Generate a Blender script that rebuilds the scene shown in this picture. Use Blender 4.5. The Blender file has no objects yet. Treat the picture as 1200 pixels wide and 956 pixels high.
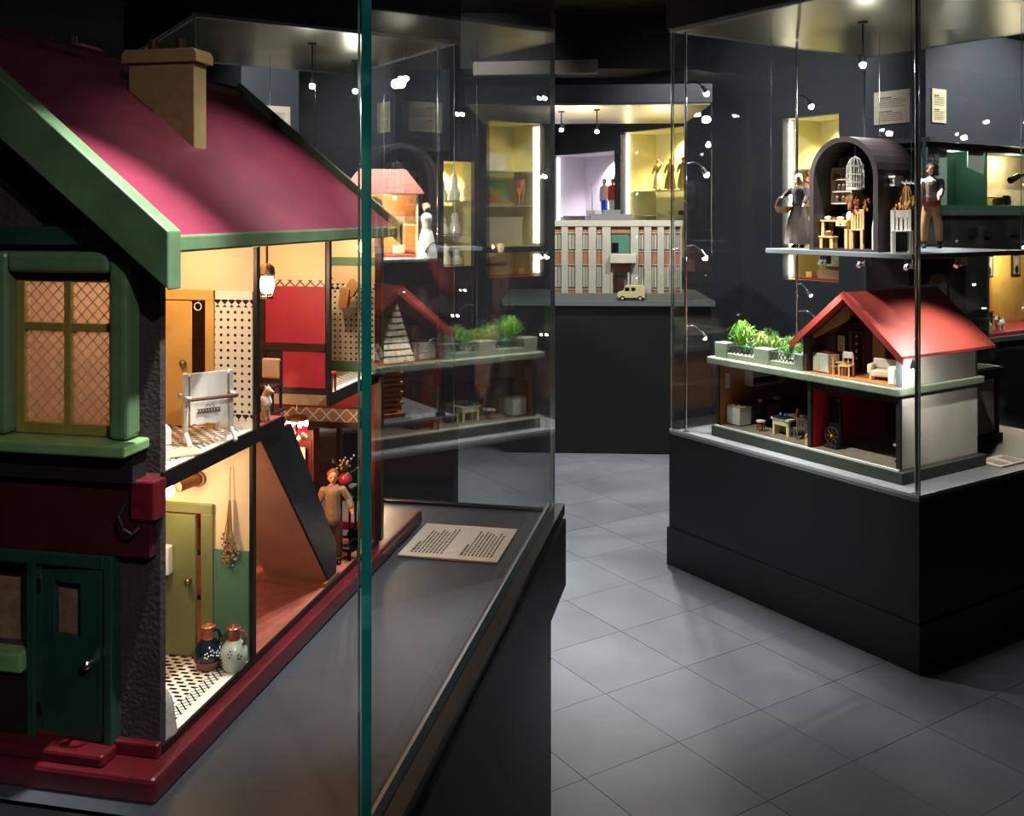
import bpy, bmesh, math, random
from mathutils import Vector, Matrix
random.seed(7)
SC = bpy.context.scene
COL = SC.collection
PI = math.pi

# ------------------------------------------------------------------ camera
cam_d = bpy.data.cameras.new('camera')
cam = bpy.data.objects.new('camera', cam_d); COL.objects.link(cam)
cam.location = (0, 0, 1.5); cam.rotation_euler = (PI/2, 0, 0)
cam_d.sensor_fit = 'HORIZONTAL'; cam_d.sensor_width = 36
cam_d.lens = 36*1151/1200
cam_d.shift_y = -(478-250)/1200
cam_d.clip_start = 0.02; cam_d.clip_end = 60
SC.camera = cam
# ------------------------------------------------------------------ world, exposure
wd = bpy.data.worlds.new('world'); SC.world = wd; wd.use_nodes = True
wd.node_tree.nodes['Background'].inputs[0].default_value = (.55, .62, .75, 1)
wd.node_tree.nodes['Background'].inputs[1].default_value = .004
SC.view_settings.view_transform = 'Standard'; SC.view_settings.look = 'None'
SC.view_settings.exposure = 0.0; SC.view_settings.gamma = 1
SC.view_settings.use_curve_mapping = False
cy = SC.cycles
cy.max_bounces = 10; cy.transparent_max_bounces = 24; cy.glossy_bounces = 5; cy.diffuse_bounces = 3
cy.caustics_reflective = False; cy.caustics_refractive = False
cy.sample_clamp_indirect = 4

# ------------------------------------------------------------------ frames
class Fr:                                       # a frame on plan: origin and turn about z
    def __init__(s, o, deg):
        s.o = o; s.deg = deg; a = math.radians(deg); s.c = math.cos(a); s.s = math.sin(a)
    def w(s, u, v): return (s.o[0]+u*s.c-v*s.s, s.o[1]+u*s.s+v*s.c)
    def at(s, u, v, z): return (*s.w(u, v), z)
HL = Fr((-.4509, 1.2586), -11.7)                # big red-roofed dollhouse and its case
RV = Fr((1.325, 3.197), 32.9)                   # right case
MV = Fr((-1.254, 3.848), 32.9)                  # case behind the big dollhouse
WV = Fr((2.19, 5.2), 32.9)                      # wall case at the far right
CV = Fr((-1.61, 5.84), 32.9)                    # column case behind
BV = Fr((.26, 6.17), -3)                        # case with the long white building
BW = Fr((1.11, 8.0), 32.9)                      # rear wall, runs along its y
LW = Fr((.32, 9.2), 32.9)                       # rear wall left, runs along its x
W0 = Fr((0, 0), 0)

# ------------------------------------------------------------------ lights
def lamp(kind, name, loc, energy, color=(1, 1, 1), target=None, size=.02, angle=60, blend=.5, spread=None):
    d = bpy.data.lights.new(name, kind); d.energy = energy; d.color = color
    if kind == 'SPOT':
        d.spot_size = math.radians(angle); d.spot_blend = blend; d.shadow_soft_size = size
    elif kind == 'POINT': d.shadow_soft_size = size
    elif kind == 'AREA': d.size = size
    o = bpy.data.objects.new(name, d); COL.objects.link(o); o.location = loc
    if target is not None:
        o.rotation_euler = (Vector(target)-Vector(loc)).to_track_quat('-Z', 'Y').to_euler()
    return o
COOL = (1, .97, .93); WARM = (1, .62, .30); WARM2 = (1, .69, .43); GOLD = (1, .86, .48)
# spots of the right case, and two added over the aisle outside it
lamp('SPOT', 'spot_light', RV.at(.50, .60, 2.07), 90, COOL, RV.at(.36, .58, .57), .02, 84, .6)
lamp('SPOT', 'spot_light', RV.at(-1.15, .62, 2.7), 190, COOL, RV.at(.2, .41, 1.50), .015, 20, .8)  # added outside the case to brighten the arched room
lamp('SPOT', 'spot_light', RV.at(.050, .060, .975), 5, COOL, RV.at(.34, .148, .90), .006, 120, .8)
lamp('SPOT', 'spot_light', RV.at(.06, .95, 2.2), 330, COOL, RV.at(-.48, .86, 0), .03, 50, 1)
lamp('SPOT', 'spot_light', RV.at(-1.15, .70, 2.85), 330, COOL, RV.at(.2, .50, .97), .02, 29, .8)  # added over the aisle to brighten the open house front
lamp('SPOT', 'spot_light', RV.at(.045, 1.09, 1.98), 120, COOL, RV.at(.28, .42, 1.48), .012, 40, .7)
lamp('SPOT', 'spot_light', RV.at(.045, 1.09, 1.64), 110, COOL, RV.at(.20, .50, .88), .012, 55, .7)
lamp('SPOT', 'spot_light', RV.at(.045, 1.10, 1.30), 24, COOL, RV.at(.15, .90, .85), .01, 75, .8)
lamp('SPOT', 'spot_light', RV.at(.02, .30, 2.2), 60, COOL, RV.at(.20, .42, 1.4), .015, 50, .8)
lamp('SPOT', 'spot_light', RV.at(.030, .46, 1.27), 14, COOL, RV.at(.22, .42, .88), .008, 100, .7)
lamp('SPOT', 'spot_light', RV.at(.40, .050, 1.32), 18, COOL, RV.at(.34, .148, .72), .008, 110, .8)
lamp('SPOT', 'spot_light', RV.at(.045, .085, 1.31), 7, COOL, RV.at(.125, .148, .96), .008, 60, .7)
# spots over the big dollhouse
lamp('SPOT', 'spot_light', HL.at(.27, -.045, 2.1), 150, COOL, HL.at(-.01, -.045, 1.50), .012, 34, 1)
lamp('SPOT', 'spot_light', HL.at(.27, .70, 2.15), 46, COOL, HL.at(-.03, .58, 1.48), .012, 58, 1)
lamp('SPOT', 'spot_light', HL.at(.27, .30, 2.15), 20, COOL, HL.at(-.02, .30, 1.48), .012, 56, 1)
lamp('SPOT', 'spot_light', HL.at(.285, .35, 2.1), 26, COOL, HL.at(.04, .38, .9), .012, 36, .8)
lamp('SPOT', 'spot_light', HL.at(.2, 1.12, 2.2), 60, COOL, HL.at(.16, .85, .775), .015, 55, .8)
# unseen spots added behind the viewer to brighten the big dollhouse
lamp('SPOT', 'spot_light', (.95, -1.0, 2.85), 150, COOL, (-.66, 1.3, 1.02), .03, 23, .9)
lamp('SPOT', 'spot_light', (.2, -1.2, 2.85), 9, COOL, (-.25, 1.4, .775), .03, 26, .9)
lamp('SPOT', 'spot_light', (.55, -1.0, 2.85), 55, COOL, HL.at(-.17, .33, 1.66), .02, 15, 1)
# case behind, building case, aisle, added wash on the rear walls
lamp('SPOT', 'spot_light', MV.at(.62, .3, 2.05), 110, COOL, MV.at(.85, .30, .57), .02, 130, .6)
lamp('SPOT', 'spot_light', MV.at(1.08, .10, 2.1), 110, COOL, MV.at(.98, .25, .9), .02, 70, .6)
lamp('SPOT', 'spot_light', BV.at(.0, -.6, 2.1), 50, COOL, BV.at(.42, .05, 1.1), .02, 75, .6)
lamp('SPOT', 'spot_light', BV.at(.75, -.6, 2.1), 40, COOL, BV.at(.42, .05, 1.1), .02, 75, .6)
lamp('SPOT', 'spot_light', (.75, 5.3, 2.9), 360, COOL, (.45, 4.7, 0), .05, 75, .8)
lamp('SPOT', 'spot_light', WV.at(.5, -.9, 2.7), 130, COOL, WV.at(.6, .2, 1.5), .02, 90, .7)
lamp('SPOT', 'spot_light', (1.3, 4.9, 2.98), 150, COOL, (1.75, 7.0, 1.3), .05, 85, 1)  # added ceiling wash, lifts the dark rear wall
lamp('SPOT', 'spot_light', (-.3, 6.6, 2.98), 90, COOL, (-.5, 9, 1.3), .05, 95, 1)
lamp('SPOT', 'spot_light', CV.at(-.3, -1.0, 2.8), 90, COOL, CV.at(.18, 0, 2.0), .02, 60, .8)
# ------------------------------------------------------------------ materials
def lin(c):
    if isinstance(c, str):
        c = [int(c[i:i+2], 16)/255 for i in (0, 2, 4)]
    return tuple((x/12.92 if x <= .04045 else ((x+.055)/1.055)**2.4) for x in c)
MATS = {}
def mat(name, col, rough=.5, metal=0, var=0, scale=20, bump=0, bscale=60, spec=.5, stretch=(1, 1, 1), sheen=0, emit=0, ecol=None, coat=0):
    if name in MATS: return MATS[name]
    m = bpy.data.materials.new(name); m.use_nodes = True; MATS[name] = m
    nt = m.node_tree; b = nt.nodes['Principled BSDF']; c = lin(col)
    b.inputs['Base Color'].default_value = (*c, 1); b.inputs['Roughness'].default_value = rough
    b.inputs['Metallic'].default_value = metal; b.inputs['Specular IOR Level'].default_value = spec
    if coat: b.inputs['Coat Weight'].default_value = coat; b.inputs['Coat Roughness'].default_value = .15
    if emit:
        b.inputs['Emission Color'].default_value = (*(ecol or c), 1); b.inputs['Emission Strength'].default_value = emit
    if var or bump:
        tc = nt.nodes.new('ShaderNodeTexCoord'); mp = nt.nodes.new('ShaderNodeMapping')
        mp.inputs['Scale'].default_value = stretch; nt.links.new(tc.outputs['Object'], mp.inputs[0])
    if var:
        n = nt.nodes.new('ShaderNodeTexNoise'); n.inputs['Scale'].default_value = scale; n.inputs['Detail'].default_value = 5
        r = nt.nodes.new('ShaderNodeValToRGB')
        r.color_ramp.elements[0].position = .3; r.color_ramp.elements[1].position = .7
        r.color_ramp.elements[0].color = (*[x*(1-var) for x in c], 1)
        r.color_ramp.elements[1].color = (*[min(1, x*(1+var)) for x in c], 1)
        nt.links.new(mp.outputs[0], n.inputs['Vector']); nt.links.new(n.outputs[0], r.inputs[0])
        nt.links.new(r.outputs[0], b.inputs['Base Color'])
    if bump:
        n2 = nt.nodes.new('ShaderNodeTexNoise'); n2.inputs['Scale'].default_value = bscale; n2.inputs['Detail'].default_value = 4
        bp = nt.nodes.new('ShaderNodeBump'); bp.inputs['Strength'].default_value = bump; bp.inputs['Distance'].default_value = .004
        nt.links.new(mp.outputs[0], n2.inputs['Vector']); nt.links.new(n2.outputs[0], bp.inputs['Height'])
        nt.links.new(bp.outputs[0], b.inputs['Normal'])
    return m
def N(nt, kind, **kw):
    n = nt.nodes.new(kind)
    for k, v in kw.items(): setattr(n, k, v)
    return n
def math_node(nt, op, a, b=None):
    n = N(nt, 'ShaderNodeMath', operation=op)
    for i, x in enumerate((a, b)):
        if x is None: continue
        if isinstance(x, (int, float)): n.inputs[i].default_value = x
        else: nt.links.new(x, n.inputs[i])
    return n.outputs[0]
def glass_pane_mat(name, tint=(1, 1, 1), ior=1.5, rough=0.0):
    m = bpy.data.materials.new(name); m.use_nodes = True; MATS[name] = m; nt = m.node_tree
    nt.nodes.remove(nt.nodes['Principled BSDF']); out = nt.nodes['Material Output']
    tr = N(nt, 'ShaderNodeBsdfTransparent'); tr.inputs[0].default_value = (*tint, 1)
    gl = N(nt, 'ShaderNodeBsdfGlossy'); gl.inputs['Roughness'].default_value = rough
    ge = N(nt, 'ShaderNodeNewGeometry'); fr = N(nt, 'ShaderNodeFresnel')
    i2 = math_node(nt, 'SUBTRACT', ior, math_node(nt, 'MULTIPLY', ge.outputs['Backfacing'], ior-1/ior))
    nt.links.new(i2, fr.inputs['IOR'])
    mx = N(nt, 'ShaderNodeMixShader'); nt.links.new(fr.outputs[0], mx.inputs[0])
    nt.links.new(tr.outputs[0], mx.inputs[1]); nt.links.new(gl.outputs[0], mx.inputs[2])
    nt.links.new(mx.outputs[0], out.inputs[0]); return m
GLASS = glass_pane_mat('clear_glass', (.985, .995, .99))
def edge_glass():
    m = bpy.data.materials.new('glass_edge'); m.use_nodes = True; nt = m.node_tree; b = nt.nodes['Principled BSDF']
    b.inputs['Base Color'].default_value = (.008, .22, .20, 1); b.inputs['Roughness'].default_value = .12
    b.inputs['Transmission Weight'].default_value = .25; b.inputs['IOR'].default_value = 1.5
    b.inputs['Coat Weight'].default_value = .5
    return m
EDGE = edge_glass()
EDGE2 = mat('glass_edge_pale', '8fa3a3', .15, spec=.8); EDGE2.node_tree.nodes['Principled BSDF'].inputs['Transmission Weight'].default_value = .6
def pattern_mat(name, kind, pitch, base='f1e6d6', ink='120d0c', rough=.3, size=.25):
    """printed paper pattern in object x/z (walls) or x/y (floors)"""
    m = bpy.data.materials.new(name); m.use_nodes = True; MATS[name] = m; nt = m.node_tree; b = nt.nodes['Principled BSDF']
    b.inputs['Roughness'].default_value = rough
    tc = N(nt, 'ShaderNodeTexCoord'); sp = N(nt, 'ShaderNodeSeparateXYZ'); nt.links.new(tc.outputs['Object'], sp.inputs[0])
    X = sp.outputs[0]; Y = sp.outputs[2] if kind.startswith('wall') else sp.outputs[1]
    def cell(v, off=0.0):
        q = math_node(nt, 'ADD', math_node(nt, 'DIVIDE', v, pitch), 100+off)
        return math_node(nt, 'ABSOLUTE', math_node(nt, 'SUBTRACT', math_node(nt, 'FRACT', q), .5))
    if kind == 'wall_diamond':
        f = math_node(nt, 'LESS_THAN', math_node(nt, 'ADD', cell(X), cell(Y)), size)
    elif kind == 'wall_border':
        f = math_node(nt, 'GREATER_THAN', math_node(nt, 'ADD', cell(X), cell(Y)), size)
    elif kind == 'floor_dash':
        a = math_node(nt, 'MULTIPLY', math_node(nt, 'LESS_THAN', cell(X), .30), math_node(nt, 'LESS_THAN', cell(Y), .15))
        c = math_node(nt, 'MULTIPLY', math_node(nt, 'LESS_THAN', cell(X, .5), .30), math_node(nt, 'LESS_THAN', cell(Y, .5), .15))
        f = math_node(nt, 'MAXIMUM', a, c)
    elif kind == 'floor_cross':
        f = math_node(nt, 'LESS_THAN', math_node(nt, 'ABSOLUTE', math_node(nt, 'SUBTRACT', cell(X), cell(Y))), size)
    elif kind == 'wall_check':
        f = math_node(nt, 'LESS_THAN', math_node(nt, 'MAXIMUM', cell(X), cell(Y)), size)
    elif kind == 'wall_lattice':
        s_ = math_node(nt, 'ADD', X, Y); d_ = math_node(nt, 'SUBTRACT', X, Y)
        f = math_node(nt, 'LESS_THAN', math_node(nt, 'MINIMUM', cell(s_), cell(d_)), size)
    mx = N(nt, 'ShaderNodeMix', data_type='RGBA'); nt.links.new(f, mx.inputs[0])
    mx.inputs[6].default_value = (*lin(base), 1); mx.inputs[7].default_value = (*lin(ink), 1)
    nt.links.new(mx.outputs[2], b.inputs['Base Color'])
    return m
def leaded_glass():
    m = bpy.data.materials.new('leaded_glass'); m.use_nodes = True; nt = m.node_tree
    out = nt.nodes['Material Output']; b = nt.nodes['Principled BSDF']
    tc = N(nt, 'ShaderNodeTexCoord'); sp = N(nt, 'ShaderNodeSeparateXYZ'); nt.links.new(tc.outputs['Object'], sp.inputs[0])
    def cell(v):
        q = math_node(nt, 'ADD', math_node(nt, 'DIVIDE', v, .0165), 100)
        return math_node(nt, 'ABSOLUTE', math_node(nt, 'SUBTRACT', math_node(nt, 'FRACT', q), .5))
    s_ = math_node(nt, 'ADD', sp.outputs[0], sp.outputs[2]); d_ = math_node(nt, 'SUBTRACT', sp.outputs[0], sp.outputs[2])
    line = math_node(nt, 'LESS_THAN', math_node(nt, 'MINIMUM', cell(s_), cell(d_)), .05)
    b.inputs['Base Color'].default_value = (*lin('d8b9a6'), 1); b.inputs['Roughness'].default_value = .2
    tr = N(nt, 'ShaderNodeBsdfTransparent'); tr.inputs[0].default_value = (.95, .80, .70, 1)
    tl = N(nt, 'ShaderNodeBsdfTranslucent'); tl.inputs[0].default_value = (.62, .50, .45, 1)
    m1 = N(nt, 'ShaderNodeMixShader'); m1.inputs[0].default_value = .28
    nt.links.new(tr.outputs[0], m1.inputs[1]); nt.links.new(tl.outputs[0], m1.inputs[2])
    m2 = N(nt, 'ShaderNodeMixShader'); nt.links.new(math_node(nt, 'MULTIPLY', line, .8), m2.inputs[0])
    nt.links.new(m1.outputs[0], m2.inputs[1]); nt.links.new(b.outputs[0], m2.inputs[2])
    gl = N(nt, 'ShaderNodeBsdfGlossy'); gl.inputs['Roughness'].default_value = .15
    m3 = N(nt, 'ShaderNodeMixShader'); m3.inputs[0].default_value = .10
    nt.links.new(m2.outputs[0], m3.inputs[1]); nt.links.new(gl.outputs[0], m3.inputs[2])
    nt.links.new(m3.outputs[0], out.inputs[0]); return m
LEAD = leaded_glass()
def emis(name, col, s):
    m = bpy.data.materials.new(name); m.use_nodes = True; nt = m.node_tree; MATS[name] = m
    nt.nodes.remove(nt.nodes['Principled BSDF']); e = N(nt, 'ShaderNodeEmission')
    e.inputs[0].default_value = (*col, 1); e.inputs[1].default_value = s
    nt.links.new(e.outputs[0], nt.nodes['Material Output'].inputs[0]); return m
BULB = emis('spot_bulb', (1, .98, .95), 60); WBULB = emis('warm_bulb', (1, .72, .40), 22); WBULB2 = emis('warm_bulb_soft', (1, .78, .5), 9)
RBULB = emis('chandelier_bulb', (1, .70, .52), 14); STRIP = emis('led_strip', (1, .93, .72), 14.0); STRIPW = emis('led_strip_white', (1, .92, .98), 9.0)

black = mat('case_black', '0b0e10', .5, var=.12, scale=6)
tabletop = mat('case_table_grey', '43474e', .38, var=.08, scale=4)
tabletop2 = mat('case_table_light', '6b6e70', .42, var=.08, scale=4)
railm = mat('rail_metal', 'b8bcc0', .42, .35)
railb = mat('rail_metal_dark', '3b3d42', .35, .7)
steel = mat('steel', 'c4c8cc', .22, 1)
soffit = mat('soffit_metal', '888470', .30, .85)
gwall = mat('partition_grey', '3d424b', .55, var=.06, scale=3)
dark = mat('ceiling_black', '0d0d0f', .8)
blackm = mat('satin_black', '0b0b0c', .35)
cardm = mat('label_card', 'ddd0be', .7); inkm = mat('print_ink', '5e4f44', .8); cardy = mat('label_card_yellow', 'd8d3ae', .7)

# ------------------------------------------------------------------ mesh helper
class MB:
    def __init__(s): s.v = []; s.f = []
    def add(s, vs, fs):
        k = len(s.v); s.v += [tuple(p) for p in vs]; s.f += [tuple(i+k for i in q) for q in fs]; return s
    def box(s, x0, x1, y0, y1, z0, z1, m=None):
        vs = [Vector((x, y, z)) for z in (z0, z1) for y in (y0, y1) for x in (x0, x1)]
        if m: vs = [m @ p for p in vs]
        return s.add(vs, [(0, 2, 3, 1), (4, 5, 7, 6), (0, 1, 5, 4), (2, 6, 7, 3), (0, 4, 6, 2), (1, 3, 7, 5)])
    def prism(s, poly, axis, a0, a1, m=None):      # poly: ccw (p,q) pairs; axis 'y': p=x,q=z ; 'z': p=x,q=y ; 'x': p=y,q=z
        def P(p, q, a): return {'y': (p, a, q), 'z': (p, q, a), 'x': (a, p, q)}[axis]
        n = len(poly); vs = [Vector(P(p, q, a)) for a in (a0, a1) for p, q in poly]
        if m: vs = [m @ p for p in vs]
        return s.add(vs, [tuple(range(n-1, -1, -1)), tuple(range(n, 2*n))] + [(i, (i+1) % n, n+(i+1) % n, n+i) for i in range(n)])
    def cyl(s, p0, p1, r0, r1=None, n=12):
        r1 = r0 if r1 is None else r1; p0 = Vector(p0); p1 = Vector(p1); d = (p1-p0)
        q = d.to_track_quat('Z', 'Y'); vs = []
        for p, r in ((p0, r0), (p1, r1)):
            for i in range(n):
                a = 2*PI*i/n; vs.append(p + q @ Vector((r*math.cos(a), r*math.sin(a), 0)))
        return s.add(vs, [(i, (i+1) % n, n+(i+1) % n, n+i) for i in range(n)] + [tuple(range(n-1, -1, -1)), tuple(range(n, 2*n))])
    def sph(s, c, r, nu=12, nv=8):
        r = (r, r, r) if isinstance(r, (int, float)) else r; c = Vector(c); vs = [c+Vector((0, 0, -r[2]))]
        for j in range(1, nv):
            t = -PI/2+PI*j/nv
            for i in range(nu):
                a = 2*PI*i/nu; vs.append(c+Vector((r[0]*math.cos(t)*math.cos(a), r[1]*math.cos(t)*math.sin(a), r[2]*math.sin(t))))
        vs.append(c+Vector((0, 0, r[2]))); L = len(vs)-1; fs = []
        for i in range(nu): fs.append((0, 1+(i+1) % nu, 1+i)); fs.append((L, L-nu+i, L-nu+(i+1) % nu))
        for j in range(nv-2):
            for i in range(nu):
                a = 1+j*nu+i; b = 1+j*nu+(i+1) % nu; fs.append((a, b, b+nu, a+nu))
        return s.add(vs, fs)
    def lathe(s, prof, c=(0, 0, 0), n=20, m=None):
        c = Vector(c); vs = []; fs = []; k = len(prof)
        for r, z in prof:
            for i in range(n):
                a = 2*PI*i/n; vs.append(Vector((r*math.cos(a), r*math.sin(a), z)))
        for j in range(k-1):
            for i in range(n): fs.append((j*n+i, j*n+(i+1) % n, (j+1)*n+(i+1) % n, (j+1)*n+i))
        fs.append(tuple(range(n-1, -1, -1))); fs.append(tuple(range((k-1)*n, k*n)))
        return s.add([(m @ p if m else p)+c for p in vs], fs)
    def tube(s, pts, r, n=8):
        pts = [Vector(p) for p in pts]; vs = []; fs = []; k = len(pts); rr = r if isinstance(r, (list, tuple)) else [r]*k
        for j, p in enumerate(pts):
            t = (pts[min(j+1, k-1)]-pts[max(j-1, 0)]); q = t.to_track_quat('Z', 'Y')
            for i in range(n):
                a = 2*PI*i/n; vs.append(p+q @ Vector((rr[j]*math.cos(a), rr[j]*math.sin(a), 0)))
        for j in range(k-1):
            for i in range(n): fs.append((j*n+i, j*n+(i+1) % n, (j+1)*n+(i+1) % n, (j+1)*n+i))
        fs.append(tuple(range(n-1, -1, -1))); fs.append(tuple(range((k-1)*n, k*n)))
        return s.add(vs, fs)
    def quad(s, a, b, c, d): return s.add([a, b, c, d], [(0, 1, 2, 3)])
    def mesh(s, name):
        me = bpy.data.meshes.new(name); me.from_pydata(s.v, [], s.f); me.update(); return me
    def build(s, name, m, parent=None, loc=None, rot=0, bevel=0, smooth=False, label=None, cat=None, group=None, kind=None, seg=2):
        me = s.mesh(name); me.materials.append(m)
        o = bpy.data.objects.new(name, me); COL.objects.link(o)
        if parent: o.parent = parent
        if loc is not None: o.location = loc
        if rot: o.rotation_euler = rot if isinstance(rot, tuple) else (0, 0, math.radians(rot))
        if smooth:
            for p in me.polygons: p.use_smooth = True
            me.set_sharp_from_angle(angle=math.radians(42))
        if bevel:
            b = o.modifiers.new('bevel', 'BEVEL'); b.width = bevel; b.segments = seg; b.limit_method = 'ANGLE'
        return tag(o, label, cat, group, kind)
def tag(o, label=None, cat=None, group=None, kind=None):
    if label: o['label'] = label
    if cat: o['category'] = cat
    if group: o['group'] = group
    if kind: o['kind'] = kind
    return o
def thing(name, label, cat, loc, rot=0, group=None, kind=None):
    o = bpy.data.objects.new(name, None); COL.objects.link(o); o.empty_display_size = .05
    o.location = loc; o.rotation_euler = (0, 0, math.radians(rot)); return tag(o, label, cat, group, kind)
def cells(x0, x1, z0, z1, holes):
    xs = sorted({x0, x1, *[h[0] for h in holes], *[h[1] for h in holes]}); zs = sorted({z0, z1, *[h[2] for h in holes], *[h[3] for h in holes]})
    for a, b in zip(xs, xs[1:]):
        if a < x0-1e-9 or b > x1+1e-9: continue
        run = None
        for c, d in zip(zs, zs[1:]):
            if c < z0-1e-9 or d > z1+1e-9: continue
            mx, mz = (a+b)/2, (c+d)/2
            inside = any(h[0] < mx < h[1] and h[2] < mz < h[3] for h in holes)
            if inside:
                if run: yield (a, b, run[0], run[1]); run = None
            else: run = (run[0], d) if run else (c, d)
        if run: yield (a, b, run[0], run[1])
def copy_thing(o, loc, rot, label=None, group=None):
    c = o.copy(); COL.objects.link(c); c.location = loc; c.rotation_euler = (0, 0, math.radians(rot))
    if label: c['label'] = label
    if group: c['group'] = group
    for ch in list(o.children):
        d = ch.copy(); COL.objects.link(d); d.parent = c
        for g in list(ch.children):
            e = g.copy(); COL.objects.link(e); e.parent = d
    return c
def blob(name, caps, m, parent=None, voxel=.004, extra=None, loc=None, rot=0, smooth_it=3, **kw):
    """capsules (p0,p1,r0,r1) fused into one continuous skin"""
    mb = MB()
    for p0, p1, r0, r1 in caps:
        p0 = Vector(p0); p1 = Vector(p1)
        if (p1-p0).length > 1e-5: mb.cyl(p0, p1, r0, r1, 12)
        mb.sph(p0, r0, 12, 8); mb.sph(p1, r1, 12, 8)
    for c, r in (extra or []): mb.sph(c, r, 14, 10)
    me = mb.mesh('tmp'); o = bpy.data.objects.new('tmp', me); COL.objects.link(o)
    r = o.modifiers.new('r', 'REMESH'); r.mode = 'VOXEL'; r.voxel_size = voxel
    if smooth_it: s = o.modifiers.new('s', 'SMOOTH'); s.factor = .5; s.iterations = smooth_it
    dg = bpy.context.evaluated_depsgraph_get(); ev = o.evaluated_get(dg)
    me2 = bpy.data.meshes.new_from_object(ev); bpy.data.objects.remove(o); bpy.data.meshes.remove(me)
    me2.name = name; me2.materials.clear(); me2.materials.append(m)
    for p in me2.polygons: p.use_smooth = True
    b = bpy.data.objects.new(name, me2); COL.objects.link(b)
    if parent: b.parent = parent
    if loc is not None: b.location = loc
    if rot: b.rotation_euler = (0, 0, math.radians(rot))
    return tag(b, kw.get('label'), kw.get('cat'), kw.get('group'))

# ================================================================== STRUCTURE
floor = MB().box(-6, 7, -3, 12, -.10, -.006).build('floor', mat('floor_grout', '1c1d1f', .8), label='dark grey stone tile floor of the museum aisle', kind='structure')
tile_m = mat('floor_tile', '71757c', .36, var=.16, scale=3.5, bump=.06, bscale=30)
P = .333; tm = None
for i in range(-8, 16):
    for j in range(-9, 14):
        x0, y0 = -.937+i*P, .120+j*P
        wx, wy = RV.w(x0+P/2, y0+P/2)
        if not ((-.35 if wy < 3.9 else -1.3) < wx < 3.4 and 1.7 < wy < 7.0): continue
        if (wy < 2.3 and wx > 2.0) or wx > 2.6 and wy > 4.2: continue
        if .95 < wx < 2.5 and 0.05 < (wx-1.325)*.84+(wy-3.197)*.543 < 1.25 and .05 < -(wx-1.325)*.543+(wy-3.197)*.84 < 1.15: continue
        if tm is None:
            mb = MB().box(-P/2+.0009, P/2-.0009, -P/2+.0009, P/2-.0009, -.006, 0)
            tm = mb.mesh('tile'); tm.materials.append(tile_m)
        t = bpy.data.objects.new('tile', tm); COL.objects.link(t); t.parent = floor
        t.location = (wx, wy, random.uniform(-.0006, .0)); t.rotation_euler = (0, 0, math.radians(32.9+90*random.randrange(4)))
MB().box(-6, 7, -3, 12, 3.05, 3.15).build('ceiling', mat('ceiling_dark', '1c1a19', .8), label='dark painted museum ceiling high overhead', kind='structure')
MB().box(-6, -5.9, -3, 12, 0, 3.05).build('wall_left', gwall, label='dark grey museum wall on the left side', kind='structure')
MB().box(6.9, 7, -3, 12, 0, 3.05).build('wall_right', gwall, label='dark grey museum wall on the right side', kind='structure')
MB().box(-6, 7, -3.1, -3, 0, 3.05).build('wall_front', gwall, label='dark grey museum wall behind the viewer', kind='structure')
# rear walls with lit niches cut in
HN = [(.438, 1.37, 1.15, 2.035), (-.420, .357, 1.15, 2.18), (-1.887, -1.412, 1.262, 2.155), (-1.887, -1.412, 1.045, 1.222)]
mb = MB()
for a, b, c, d in cells(-2.1, 1.9, 0, 3.05, HN): mb.box(0, .06, a, b, c, d)
mb.build('wall_rear_right', gwall, loc=BW.at(0, 0, 0), rot=32.9, label='dark grey rear wall with lit niches cut into it', kind='structure')
HN2 = [(-1.094, -.781, 1.03, 1.96)]
mb = MB()
for a, b, c, d in cells(-7.4, .25, 0, 3.05, HN2): mb.box(a, b, 0, .06, c, d)
mb.build('wall_rear_left', gwall, loc=LW.at(0, 0, 0), rot=32.9, label='dark grey rear wall with one narrow lit niche', kind='structure')
MB().box(.625, 4.5, .80, .86, 0, 3.05).build('wall_rear_far', gwall, loc=WV.at(0, 0, 0), rot=32.9, label='dark grey rear wall behind the tall wall case', kind='structure')
# ceiling beams
MB().box(-.4, 2.2, 0, .5, 2.62, 3.05).build('trim_1', dark, loc=(0, 7.6, 0), label='black boxed beam under the ceiling', kind='structure')
MB().box(-.2, .75, 0, .08, 2.56, 2.66).build('trim_2', mat('beam_pale', '77706c', .7), loc=(-.1, 7.5, 0), rot=-8, label='pale beam strip under the black ceiling box', kind='structure')

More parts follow.
